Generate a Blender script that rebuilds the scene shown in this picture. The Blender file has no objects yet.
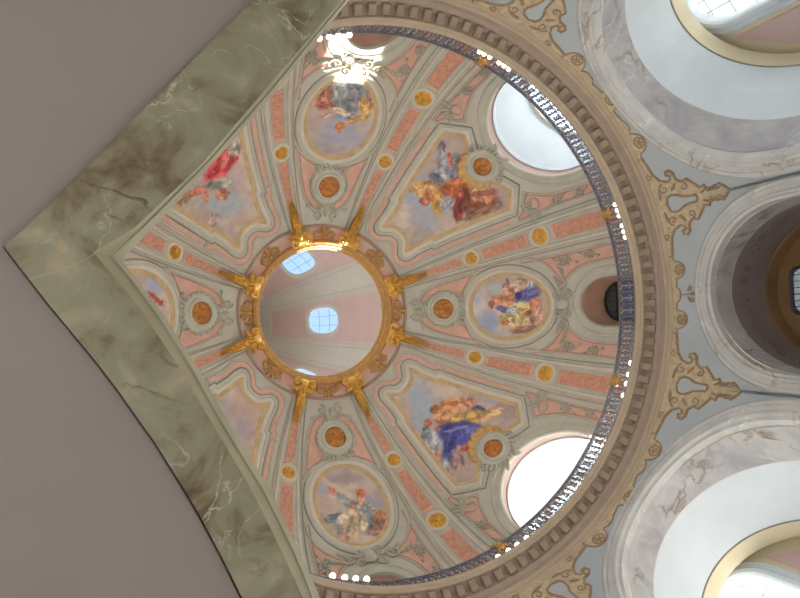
import bpy, bmesh, math, random
from math import sin, cos, pi, radians as R, degrees as D, sqrt, hypot, atan2
from mathutils import Vector, Matrix, noise, geometry

random.seed(7)
SC = bpy.context.scene
COL = SC.collection

# ------------------------------------------------------------------ colours and materials
def lin(c):
    o = []
    for v in c[:3]:
        v /= 255.0
        o.append(v / 12.92 if v <= .04045 else ((v + .055) / 1.055) ** 2.4)
    return o

def new_mat(name):
    m = bpy.data.materials.new(name)
    m.use_nodes = True
    nt = m.node_tree
    b = nt.nodes['Principled BSDF']
    return m, nt, b

def noise_ramp(nt, stops, scale, detail=4, rough=.55, dist=0., coord='Object', vec=None):
    tc = nt.nodes.new('ShaderNodeTexCoord')
    n = nt.nodes.new('ShaderNodeTexNoise')
    n.inputs['Scale'].default_value = scale
    n.inputs['Detail'].default_value = detail
    n.inputs['Roughness'].default_value = rough
    n.inputs['Distortion'].default_value = dist
    nt.links.new(tc.outputs[coord], n.inputs['Vector'])
    r = nt.nodes.new('ShaderNodeValToRGB')
    els = r.color_ramp.elements
    while len(els) < len(stops):
        els.new(.5)
    for e, (p, c) in zip(els, stops):
        e.position = p
        e.color = (*c, 1)
    nt.links.new(n.outputs['Fac'], r.inputs['Fac'])
    return n, r

def plain(name, c, rough=.8, metal=0., var=.12, scale=1.3, bump=0., bscale=20):
    m, nt, b = new_mat(name)
    a = lin(c)
    lo = [v * (1 - var) for v in a]
    hi = [min(1, v * (1 + var)) for v in a]
    n, r = noise_ramp(nt, [(.3, lo), (.7, hi)], scale)
    nt.links.new(r.outputs['Color'], b.inputs['Base Color'])
    b.inputs['Roughness'].default_value = rough
    b.inputs['Metallic'].default_value = metal
    if bump:
        n2 = nt.nodes.new('ShaderNodeTexNoise')
        n2.inputs['Scale'].default_value = bscale
        n2.inputs['Detail'].default_value = 3
        tc = nt.nodes.new('ShaderNodeTexCoord')
        nt.links.new(tc.outputs['Object'], n2.inputs['Vector'])
        bp = nt.nodes.new('ShaderNodeBump')
        bp.inputs['Strength'].default_value = bump
        bp.inputs['Distance'].default_value = .03
        nt.links.new(n2.outputs['Fac'], bp.inputs['Height'])
        nt.links.new(bp.outputs['Normal'], b.inputs['Normal'])
    return m

def mix_rgb(nt, fac, a, b_):
    x = nt.nodes.new('ShaderNodeMix')
    x.data_type = 'RGBA'
    for s, v in ((x.inputs[0], fac), (x.inputs[6], a), (x.inputs[7], b_)):
        if hasattr(v, 'links') or hasattr(v, 'is_linked'):
            nt.links.new(v, s)
        else:
            s.default_value = v if isinstance(v, float) else (*v, 1)
    return x.outputs[2]

def vein_fac(nt, scale, width, seed, dist=1.2):
    tc = nt.nodes.new('ShaderNodeTexCoord')
    mp = nt.nodes.new('ShaderNodeMapping')
    mp.inputs['Location'].default_value = (seed, seed * 1.7, seed * .6)
    nt.links.new(tc.outputs['Object'], mp.inputs['Vector'])
    n = nt.nodes.new('ShaderNodeTexNoise')
    n.inputs['Scale'].default_value = scale
    n.inputs['Detail'].default_value = 5
    n.inputs['Distortion'].default_value = dist
    nt.links.new(mp.outputs['Vector'], n.inputs['Vector'])
    s = nt.nodes.new('ShaderNodeMath'); s.operation = 'SUBTRACT'; s.inputs[1].default_value = .5
    nt.links.new(n.outputs['Fac'], s.inputs[0])
    a = nt.nodes.new('ShaderNodeMath'); a.operation = 'ABSOLUTE'
    nt.links.new(s.outputs[0], a.inputs[0])
    mr = nt.nodes.new('ShaderNodeMapRange')
    mr.inputs['From Min'].default_value = 0
    mr.inputs['From Max'].default_value = width
    mr.inputs['To Min'].default_value = 1
    mr.inputs['To Max'].default_value = 0
    nt.links.new(a.outputs[0], mr.inputs['Value'])
    # break the veins up so that they come and go
    n2 = nt.nodes.new('ShaderNodeTexNoise')
    n2.inputs['Scale'].default_value = scale * 1.1
    nt.links.new(tc.outputs['Object'], n2.inputs['Vector'])
    m2 = nt.nodes.new('ShaderNodeMapRange')
    m2.inputs['From Min'].default_value = .5
    m2.inputs['From Max'].default_value = .62
    nt.links.new(n2.outputs['Fac'], m2.inputs['Value'])
    mu = nt.nodes.new('ShaderNodeMath'); mu.operation = 'MULTIPLY'
    nt.links.new(mr.outputs[0], mu.inputs[0])
    nt.links.new(m2.outputs[0], mu.inputs[1])
    return mu.outputs[0]

def marble(name, stops, scale, light, dark, vscale, rough=.35, vw=.012):
    m, nt, b = new_mat(name)
    n, r = noise_ramp(nt, [(p, lin(c)) for p, c in stops], scale, 6, .6, .6)
    c1 = mix_rgb(nt, vein_fac(nt, vscale, vw, 3.1), r.outputs['Color'], lin(light))
    c2 = mix_rgb(nt, vein_fac(nt, vscale * .8, vw * 1.6, 11.7), c1, lin(dark))
    nt.links.new(c2, b.inputs['Base Color'])
    b.inputs['Roughness'].default_value = rough
    return m

def emit(name, c, s):
    m, nt, b = new_mat(name)
    b.inputs['Base Color'].default_value = (1, 1, 1, 1)
    b.inputs['Emission Color'].default_value = (*lin(c), 1)
    b.inputs['Emission Strength'].default_value = s
    return m

def glass(name, tint, refl=.08):
    m, nt, b = new_mat(name)
    out = nt.nodes['Material Output']
    t = nt.nodes.new('ShaderNodeBsdfTransparent'); t.inputs['Color'].default_value = (*tint, 1)
    g = nt.nodes.new('ShaderNodeBsdfGlossy'); g.inputs['Roughness'].default_value = .05
    x = nt.nodes.new('ShaderNodeMixShader'); x.inputs['Fac'].default_value = refl
    nt.links.new(t.outputs[0], x.inputs[1]); nt.links.new(g.outputs[0], x.inputs[2])
    nt.links.new(x.outputs[0], out.inputs['Surface'])
    return m

def painted(name):
    m, nt, b = new_mat(name)
    a = nt.nodes.new('ShaderNodeAttribute'); a.attribute_name = 'pigment'
    nt.links.new(a.outputs['Color'], b.inputs['Base Color'])
    b.inputs['Roughness'].default_value = .75
    return m

M = dict(
    plaster=plain('grey_plaster', (202, 196, 182), var=.07, scale=.9),
    stucco=plain('grey_green_stucco', (196, 192, 177), var=.09, scale=1.5),
    shell_gilt=plain('tan_gilt_shell', (210, 166, 104), rough=.5, metal=.2, var=.15, scale=6),
    leaf=plain('green_grey_leaf_stucco', (188, 185, 168), var=.1, scale=3),
    leaf_pink=plain('rose_grey_reveal', (214, 188, 180), var=.05, scale=1),
    bounce_ground=plain('pale_bounce_ground', (226, 220, 210), var=.05, scale=.3),  # unseen ground outside, kept pale to bounce sunlight upward
    cream=plain('cream_moulding', (216, 207, 191), var=.06, scale=1.2),
    dark_line=plain('dark_grey_line', (146, 142, 132), var=.1),
    red_line=plain('dull_red_line', (188, 146, 132), var=.1),
    pink=plain('pink_plaster', (221, 176, 157), var=.10, scale=2.2),
    pale_pink=plain('pale_pink_plaster', (214, 182, 168), var=.06, scale=1.2),
    salmon=plain('salmon_inlay', (214, 154, 128), var=.2, scale=6),
    ochre=plain('ochre_band', (206, 176, 132), var=.16, scale=2.5),
    gold=plain('gilding', (234, 184, 94), rough=.36, metal=.85, var=.25, scale=5, bump=.5, bscale=14),
    gold_matt=plain('matt_gilding', (200, 152, 88), rough=.5, metal=.35, var=.2, scale=6, bump=.5, bscale=10),
    bronze=plain('orange_gold_relief', (196, 128, 62), rough=.5, metal=.3, var=.35, scale=6, bump=1., bscale=9),
    cornice=plain('brown_plaster_cornice', (166, 146, 130), var=.07, scale=2),
    modillion=plain('brown_modillion', (156, 136, 118), var=.1, scale=3),
    cornice_light=plain('sand_moulding', (184, 164, 140), var=.06, scale=2),
    wall=plain('pale_green_grey_plaster', (178, 184, 187), var=.05, scale=.7),
    cart=plain('ochre_painted_scroll', (194, 174, 144), var=.22, scale=5),
    cart_dark=plain('brown_scroll_outline', (160, 134, 106), var=.2, scale=5),
    grey_marble=marble('lavender_grey_marble', [(.35, (158, 154, 158)), (.6, (184, 182, 182)), (.8, (196, 194, 190))], .8, (206, 204, 200), (138, 120, 104), .55, .55, .016),
    pale_marble=marble('pale_grey_marble', [(.3, (186, 184, 182)), (.6, (206, 204, 200)), (.8, (214, 210, 204))], .9, (226, 224, 220), (162, 146, 122), .7, .5, .016),
    white=plain('white_plaster', (216, 224, 230), var=.04, scale=.6),
    beige=plain('beige_plaster', (220, 208, 178), var=.05, scale=.8),
    dusky_pink=plain('dusky_pink_plaster', (206, 180, 176), var=.05, scale=.9),
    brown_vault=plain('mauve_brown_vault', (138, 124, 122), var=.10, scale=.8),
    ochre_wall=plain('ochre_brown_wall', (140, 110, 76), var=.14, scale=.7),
    green_marble=marble('green_faux_marble', [(.34, (96, 80, 60)), (.43, (124, 114, 92)), (.50, (142, 139, 118)), (.57, (146, 146, 128)), (.67, (176, 162, 136))], 1.5, (196, 190, 170), (88, 74, 54), 1.0, .4, .007),
    green_lip=plain('olive_moulding', (156, 152, 128), rough=.45, var=.14, scale=1.5),
    soffit=plain('mauve_grey_soffit', (150, 142, 140), var=.03, scale=.5),
    dark_edge=plain('painted_step_shade', (84, 74, 68), var=.1),  # shade of the gallery step, put into the colour
    iron=plain('blue_iron', (118, 120, 134), rough=.45, metal=.3, var=.2, scale=6),
    panel_blue=plain('blue_grey_iron', (138, 138, 150), rough=.5, metal=.2, var=.2, scale=6),
    dark_iron=plain('dark_iron', (62, 58, 60), rough=.5, metal=.4, var=.1),
    shell_pink=plain('outer_dome_pink', (196, 168, 162), var=.05, scale=.5),
    shell_grey=plain('outer_dome_grey', (192, 186, 174), var=.04, scale=.5),
    roof=plain('pale_bounce_ledge', (236, 230, 222), var=.06, scale=.5),  # unseen ledge, kept pale to bounce sunlight into the reveals
    floor=plain('pale_stone_floor', (168, 158, 146), var=.08, scale=.4),
    dark_pane=plain('dark_shutter', (70, 72, 78), rough=.35, var=.12),
    glass=glass('window_glass', (.96, .98, 1.0)),
    tint_glass=glass('blue_grey_glass', (.18, .21, .275)),
    dim_glass=glass('dim_grey_glass', (.10, .12, .145)),
    enamel=plain('blue_enamel', (66, 84, 148), rough=.4, var=.2, scale=8),
    gilt_pale=plain('pale_gilding', (158, 150, 148), rough=.5, metal=.3, var=.25, scale=8),
    gilt_yellow=plain('yellow_gilding', (206, 182, 84), rough=.5, metal=.2, var=.15, scale=8),
    bulb=emit('lamp_bulb', (255, 232, 200), 3.2),
    fresco=painted('fresco_pigment'),
    reveal_pink=plain('pinkish_brown_reveal', (196, 156, 134), var=.1, scale=1.5),
)

# ------------------------------------------------------------------ object helpers
class MB:
    """collects vertices and faces for one mesh"""
    def __init__(self):
        self.v = []; self.f = []; self.mi = []
        self.cur = 0
    def face(self, *idx):
        self.f.append(tuple(idx)); self.mi.append(self.cur)
    def grid(self, rows, close_u=False, close_v=False, flip=False):
        """rows: list of equally long point lists"""
        n = len(rows[0]); b = len(self.v)
        for r in rows: self.v.extend([tuple(p) for p in r])
        m = len(rows)
        for i in range(m if close_v else m - 1):
            for j in range(n if close_u else n - 1):
                a = b + i * n + j; a2 = b + i * n + (j + 1) % n
                c = b + ((i + 1) % m) * n + j; c2 = b + ((i + 1) % m) * n + (j + 1) % n
                self.face(*((a, c, c2, a2) if flip else (a, a2, c2, c)))
        return self
    def poly(self, pts):
        b = len(self.v); self.v.extend([tuple(p) for p in pts])
        self.face(*range(b, b + len(pts)))
    def box(self, frame, sx, sy, sz):
        """frame: 4x4 matrix, box centred there"""
        b = len(self.v)
        for x in (-1, 1):
            for y in (-1, 1):
                for z in (-1, 1):
                    self.v.append(tuple(frame @ Vector((x * sx / 2, y * sy / 2, z * sz / 2))))
        for q in ((0, 1, 3, 2), (4, 6, 7, 5), (0, 4, 5, 1), (2, 3, 7, 6), (0, 2, 6, 4), (1, 5, 7, 3)):
            self.face(*[b + i for i in q])
    def tube(self, pts, r, k=6, r2=None):
        pts = [Vector(p) for p in pts]; n = len(pts); rows = []
        for i, p in enumerate(pts):
            t = (pts[min(i + 1, n - 1)] - pts[max(i - 1, 0)]).normalized()
            u = t.orthogonal().normalized() if i == 0 else (u - t * u.dot(t)).normalized()
            w = t.cross(u)
            rad = r if r2 is None else r + (r2 - r) * i / (n - 1)
            rows.append([p + (u * cos(2 * pi * j / k) + w * sin(2 * pi * j / k)) * rad for j in range(k)])
        b = len(self.v)
        self.grid(rows, close_u=True)
        self.face(*[b + j for j in range(k)][::-1])
        self.face(*[b + (n - 1) * k + j for j in range(k)])
    def ell(self, c, ax, k=8, h=5):
        """ellipsoid: centre c and three axis vectors"""
        c = Vector(c); a, b_, d = [Vector(x) for x in ax]; rows = []
        for i in range(h + 1):
            f = -pi / 2 + pi * i / h
            f = max(-pi / 2 + .05, min(pi / 2 - .05, f))
            rows.append([c + a * cos(f) * cos(2 * pi * j / k) + b_ * cos(f) * sin(2 * pi * j / k) + d * sin(f) for j in range(k)])
        self.grid(rows, close_u=True)
    def build(self, name, mat, parent=None, smooth=False):
        me = bpy.data.meshes.new(name)
        me.from_pydata(self.v, [], self.f)
        for mm in (mat if isinstance(mat, (list, tuple)) else [mat]): me.materials.append(mm)
        if isinstance(mat, (list, tuple)): me.polygons.foreach_set('material_index', self.mi)
        if smooth: me.polygons.foreach_set('use_smooth', [True] * len(me.polygons))
        bm = bmesh.new(); bm.from_mesh(me)
        bmesh.ops.recalc_face_normals(bm, faces=bm.faces)
        bm.to_mesh(me); bm.free(); me.update()
        o = bpy.data.objects.new(name, me); COL.objects.link(o)
        if parent: o.parent = parent
        return o

def near_pieces(mb):
    """faces of mb grouped into pieces that lie apart from one another"""
    par = list(range(len(mb.v)))
    def find(i):
        while par[i] != i:
            par[i] = par[par[i]]; i = par[i]
        return i
    for f in mb.f:
        a = find(f[0])
        for i in f[1:]: par[find(i)] = a
    isl = {}
    for i in range(len(mb.v)): isl.setdefault(find(i), []).append(i)
    ks = list(isl); box = []
    for k in ks:
        vs = [mb.v[i] for i in isl[k]]
        box.append(([min(v[q] for v in vs) for q in range(3)], [max(v[q] for v in vs) for q in range(3)]))
    size = [max(h[q] - l[q] for q in range(3)) for l, h in box]
    g = list(range(len(ks)))
    def fg(i):
        while g[i] != i: i = g[i]
        return i
    for a in range(len(ks)):
        for b in range(a):
            gap = sqrt(sum(max(0, box[a][0][q] - box[b][1][q], box[b][0][q] - box[a][1][q]) ** 2 for q in range(3)))
            if gap <= max(.02, .49 * max(size[a], size[b])): g[fg(a)] = fg(b)
    grp = {}
    for n, k in enumerate(ks): grp.setdefault(fg(n), set()).update(isl[k])
    return list(grp.values())

def build_pieces(mb, name, mat, parent, smooth=True):
    for vs in near_pieces(mb):
        m = MB(); idx = {}
        for i in sorted(vs):
            idx[i] = len(m.v); m.v.append(mb.v[i])
        for f in mb.f:
            if f[0] in vs: m.face(*[idx[i] for i in f])
        m.build(name, mat, parent, smooth)

def tag(o, label=None, cat=None, group=None, kind=None):
    if label: o['label'] = label
    if cat: o['category'] = cat
    if group: o['group'] = group
    if kind: o['kind'] = kind
    return o

def thing(name, label, cat, group=None, loc=(0, 0, 0), kind=None):
    o = bpy.data.objects.new(name, None); COL.objects.link(o)
    o.empty_display_size = .3
    tag(o, label, cat, group, kind)
    return o

def struct(name, mb, mat, parent=None, smooth=False, label=None):
    o = mb.build(name, mat, parent, smooth)
    if not parent: o['kind'] = 'structure'
    return o

# ------------------------------------------------------------------ the dome surface
DA, DB, DZ = 11.3, 10.2, 20.5          # radius, rise and springing height of the inner dome
AZ0 = -.51                             # the whole rotunda is turned by this many degrees
RS = .75                               # depth of the relief
K = .187                               # metres along the meridian per degree of th

def rad_at(th): return DA * cos(R(max(th, 0)))

def P(az, th, off=0.):
    """point of the inner dome at azimuth az, meridian angle th (deg), off metres inside the room"""
    a = R(az + AZ0)
    if th < 0:
        return Vector(((DA - off) * cos(a), (DA - off) * sin(a), DZ + DB * sin(R(th))))
    r, z = DA * cos(R(th)), DB * sin(R(th))
    nr, nz = r / DA ** 2, z / DB ** 2
    l = hypot(nr, nz)
    if off > 0: off *= RS
    r -= off * nr / l; z -= off * nz / l
    return Vector((r * cos(a), r * sin(a), DZ + z))

def L(c, u, v, off=0.):
    """field centred on azimuth c, u metres round, v metres up the meridian"""
    th = v / K
    return P(c + D(u / rad_at(th)), th, off)

def uv(daz, th): return (R(daz) * rad_at(th), th * K)

def dense(path, step, closed=True):
    o = []
    n = len(path)
    for i in range(n if closed else n - 1):
        a, b = path[i], path[(i + 1) % n]
        k = max(1, int(hypot(b[0] - a[0], b[1] - a[1]) / step))
        for j in range(k): o.append((a[0] + (b[0] - a[0]) * j / k, a[1] + (b[1] - a[1]) * j / k))
    if not closed: o.append(path[-1])
    return o

def offset(path, d, closed=True):
    """path moved d to its outside (path runs counter-clockwise)"""
    n = len(path); o = []
    for i in range(n):
        a = path[i - 1] if (closed or i > 0) else path[i]
        b = path[i]
        c = path[(i + 1) % n] if (closed or i < n - 1) else path[i]
        t1 = Vector((b[0] - a[0], b[1] - a[1])); t2 = Vector((c[0] - b[0], c[1] - b[1]))
        if t1.length < 1e-9: t1 = t2
        if t2.length < 1e-9: t2 = t1
        t1.normalize(); t2.normalize()
        n1 = Vector((t1.y, -t1.x)); n2 = Vector((t2.y, -t2.x))
        m = n1 + n2
        m = n1 if m.length < 1e-6 else m.normalized()
        s = min(1.6, 1 / max(.3, m.dot(n1)))
        o.append((b[0] + m.x * d * s, b[1] + m.y * d * s))
    return o

def sweep(mb, path, prof, fn, closed=True):
    """prof: list of (sideways, height); fn(u, v, height) gives the point"""
    rows = []
    for d, h in prof:
        rows.append([fn(p[0], p[1], h) for p in offset(path, d, closed)])
    mb.grid(rows, close_u=closed)

def fill(mb, path, fn, step, h=0., edge=0.):
    """fills a closed outline with a fine mesh; edge > 0 adds a rim of that depth"""
    path = dense(path, step)
    xs = [p[0] for p in path]; ys = [p[1] for p in path]
    pts = [Vector(p) for p in path]; n = len(pts)
    x = min(xs) + step * .5; k = 0
    inner = []
    while x < max(xs):
        y = min(ys) + step * (.5 if k % 2 else 1.)
        while y < max(ys):
            inner.append(Vector((x, y))); y += step
        x += step * .87; k += 1
    cons = [(i, (i + 1) % n) for i in range(n)]
    v, e, f, *_ = geometry.delaunay_2d_cdt(pts + inner, cons, [list(range(n))], 1, 1e-5)
    b = len(mb.v)
    mb.v.extend([tuple(fn(p[0], p[1], h)) for p in v])
    for q in f: mb.face(*[b + i for i in q])
    if edge:
        mb.grid([[fn(p[0], p[1], h) for p in path], [fn(p[0], p[1], h - edge) for p in path]], close_u=True)
    return [(p[0], p[1]) for p in v]

def ellipse(cu, cv, a, b, n=48, t0=0., t1=2 * pi, power=2.0):
    o = []
    for i in range(n):
        t = t0 + (t1 - t0) * i / n
        o.append((cu + a * cos(t), cv + b * sin(t)))
    return o

def mirror(half):
    """half: points on the +u side going up from the bottom; returns the closed outline, counter-clockwise"""
    return half + [(-u, v) for u, v in half[::-1] if abs(u) > 1e-6]

# ------------------------------------------------------------------ fields, ribs and what tells them apart
OVALS = [0, 90, -90, 180]
ANGS = [45, -45, -135, 135]
FNAME = {0: 'blue-and-yellow oval', 45: 'deep-blue fresco', -45: 'rust-brown fresco', 90: 'raised-arm oval',
         -90: 'grey-cloud oval', 180: 'half-hidden oval', -135: 'red-robed fresco', 135: 'bare-cloud fresco'}
RIBS = [-70.5, -19.5, 19.5, 70.5, 109.5, 160.5, -160.5, -109.5]
RNAME = {-70.5: (-90, -45), -19.5: (-45, 0), 19.5: (0, 45), 70.5: (45, 90), 109.5: (90, 135), 160.5: (135, 180), -160.5: (180, -135), -109.5: (-135, -90)}
def between(az):
    a, b = RNAME[az]
    return 'between the %s and the %s' % (FNAME[a], FNAME[b])

def win_path(c, grow=0.):
    """outline of a dome window in (u, v), open at the bottom"""
    big = c in ANGS
    hw, spring, apex = (13.3, 11.0, 26.0) if big else (6.1, 11.5, 19.3)
    o = [uv(hw, -6), uv(hw, 0), uv(hw, spring * .5)]
    for i in range(25):
        t = pi * i / 24
        th = spring + (apex - spring) * sin(t)
        o.append(uv(hw * cos(t), th))
    o += [(-u, v) for u, v in o[2::-1]]
    if grow: o = offset(o, grow, closed=False)
    return o
WINS = [0, 45, -45, 90, -90, 135, -135, 180]

def inside(p, poly):
    x, y = p; r = False; n = len(poly)
    for i in range(n):
        x1, y1 = poly[i]; x2, y2 = poly[i - 1]
        if (y1 > y) != (y2 > y) and x < (x2 - x1) * (y - y1) / (y2 - y1) + x1: r = not r
    return r

# ---- shell of the inner dome
def dome_shell():
    mb = MB(); na = 480; ths = [-8 + .75 * i for i in range(108)]
    ths[-1] = 72.3
    ths = [t for t in ths if t <= 72.3]
    if ths[-1] < 72.3: ths.append(72.3)
    polys = {c: win_path(c) for c in WINS}
    def hole(az, th):
        for c, pl in polys.items():
            d = (az - c + 180) % 360 - 180
            if abs(d) < 16 and th < 26 and inside((R(d) * rad_at(th), th * K), pl): return True
        return False
    flag = []
    for t in ths:
        mb.v.extend([tuple(P(360 * j / na, t)) for j in range(na)])
        flag.append([hole(360 * j / na, t) for j in range(na)])
    for i in range(len(ths) - 1):
        for j in range(na):
            k = (j + 1) % na
            if flag[i][j] or flag[i][k] or flag[i + 1][j] or flag[i + 1][k]: continue
            mb.face(i * na + j, i * na + k, (i + 1) * na + k, (i + 1) * na + j)
    # outside surface, so that the shell has a thickness
    rows = []
    for t in [26 + 2 * i for i in range(24)]:
        rows.append([P(360 * j / 96, min(t, 72.3), -.5) for j in range(96)])
    mb.grid(rows, close_u=True)
    return struct('ceiling', mb, M['plaster'], smooth=True)
dome_shell()

# ---- windows of the inner dome: reveal, frame, glazing
def frame_at(c):
    a = R(c + AZ0)
    return Vector((cos(a), sin(a), 0)), Vector((-sin(a), cos(a), 0))

WLABEL = {0: None}
def dome_window(n, c):
    big = c in ANGS
    root = thing('window_%d' % n, None, None, kind='structure')
    path = win_path(c)
    nrm, tan = frame_at(c)
    fn = lambda u, v, h: L(c, u, v, h)
    # frame mouldings on the dome
    mb = MB()
    w = .44 if big else .46
    sweep(mb, path, [(-.03, -.25), (-.03, .05), (.05, .09), (.12, .05), (.3, .05), (.33, .10), (w - .04, .10), (w, 0)], fn, closed=False)
    mb.build('window_frame', M['stucco'], root)
    mb = MB()
    sweep(mb, path, [(-.06, -.30), (-.06, -.04), (-.01, .0), (-.01, -.2)], fn, closed=False)
    mb.build('inner_moulding', M['cream'] if big else M['stucco'], root)
    # reveal running outward through the drum
    p0 = [L(c, u, v, -.05) for u, v in offset(path, -.03, closed=False)]
    end = 13.2 if big else 12.0
    zc = 21.6
    sc = .88 if big else .82
    p1 = []
    for p in p0:
        w_ = p.dot(tan)
        z = zc + (p.z - zc) * (sc if p.z > zc else 1) + .15
        p1.append(nrm * end + tan * w_ * sc + Vector((0, 0, z)))
    cut = .17 if big else .0
    if big:
        mb = MB()
        mid = [a.lerp(b, cut) for a, b in zip(p0, p1)]
        mb.grid([p0, mid])
        mb.build('rose_splay', M['leaf_pink'], root, smooth=True)
        mb = MB()
        st = [m_ * .985 + Vector((0, 0, zc)) * .015 for m_ in mid]
        mb.grid([mid, st, [q + nrm * .12 for q in st], [q + nrm * .12 for q in mid]])
        mb.build('splay_edge', M['white'], root)
        p0 = mid
    mb = MB()
    mid = [a.lerp(b, .5) for a, b in zip(p0, p1)]
    mb.grid([p0, mid, p1])
    mb.build('reveal', M['white'] if big else M['reveal_pink'], root, smooth=True)
    # glazing at the outer end
    cz = [p.z for p in p1]
    zb = min(cz)
    mb = MB()
    mb.poly([p - nrm * .05 for p in p1])
    mb.build('pane', M['glass'] if big else M['dark_pane'], root)
    mb = MB()
    inner = [p.lerp(nrm * end + Vector((0, 0, zc)), .06) for p in p1]
    mb.grid([p1, inner, [p - nrm * .12 for p in inner], [p - nrm * .12 for p in p1]], close_v=True)
    ws = [p.dot(tan) for p in p1]
    hw = max(ws)
    for k in (range(-2, 3) if big else (-1, 0, 1)):
        u = hw * k / (3 if big else 2)
        top = max([p.z for p in p1 if abs(p.dot(tan) - u) < hw * .2] or [zb])
        f = Matrix.Translation(nrm * (end - .1) + tan * u + Vector((0, 0, (zb + top) / 2))) @ Matrix((( *tan, 0), (*nrm, 0), (0, 0, 1, 0), (0, 0, 0, 1))).transposed()
        mb.box(f, .06, .06, top - zb)
    z = zb + .8
    while z < max(cz) - .2:
        ww = max([abs(p.dot(tan)) for p in p1 if abs(p.z - z) < .5] or [hw])
        f = Matrix.Translation(nrm * (end - .1) + Vector((0, 0, z))) @ Matrix(((*tan, 0), (*nrm, 0), (0, 0, 1, 0), (0, 0, 0, 1))).transposed()
        mb.box(f, 2 * ww * .96, .05, .05)
        z += .8
    mb.build('glazing_bars', M['cream'] if big else M['dark_iron'], root)
    return root
for i, c in enumerate(WINS): dome_window(i + 1, c)

# outer drum wall behind the windows, with the same openings left free, and the added pale ledge round it
def outer_shell():
    mb = MB()
    prof = [(30.0, 11.6), (31.5, 9.9), (36, 9.5), (40.2, 8.9), (48, 8.4), (56, 7.7), (62, 6.5), (68, 4.9), (72, 3.2), (75, 1.6), (76.4, .3)]
    return prof
OUT = outer_shell()
def rout(z):
    for (z0, r0), (z1, r1) in zip(OUT, OUT[1:]):
        if z0 <= z <= z1: return r0 + (r1 - r0) * (z - z0) / (z1 - z0)
    return OUT[-1][1] if z > OUT[-1][0] else OUT[0][1]
def OP(az, z, off=0.):
    a = R(az + AZ0); r = rout(z) - off
    return Vector((r * cos(a), r * sin(a), z))
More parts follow.
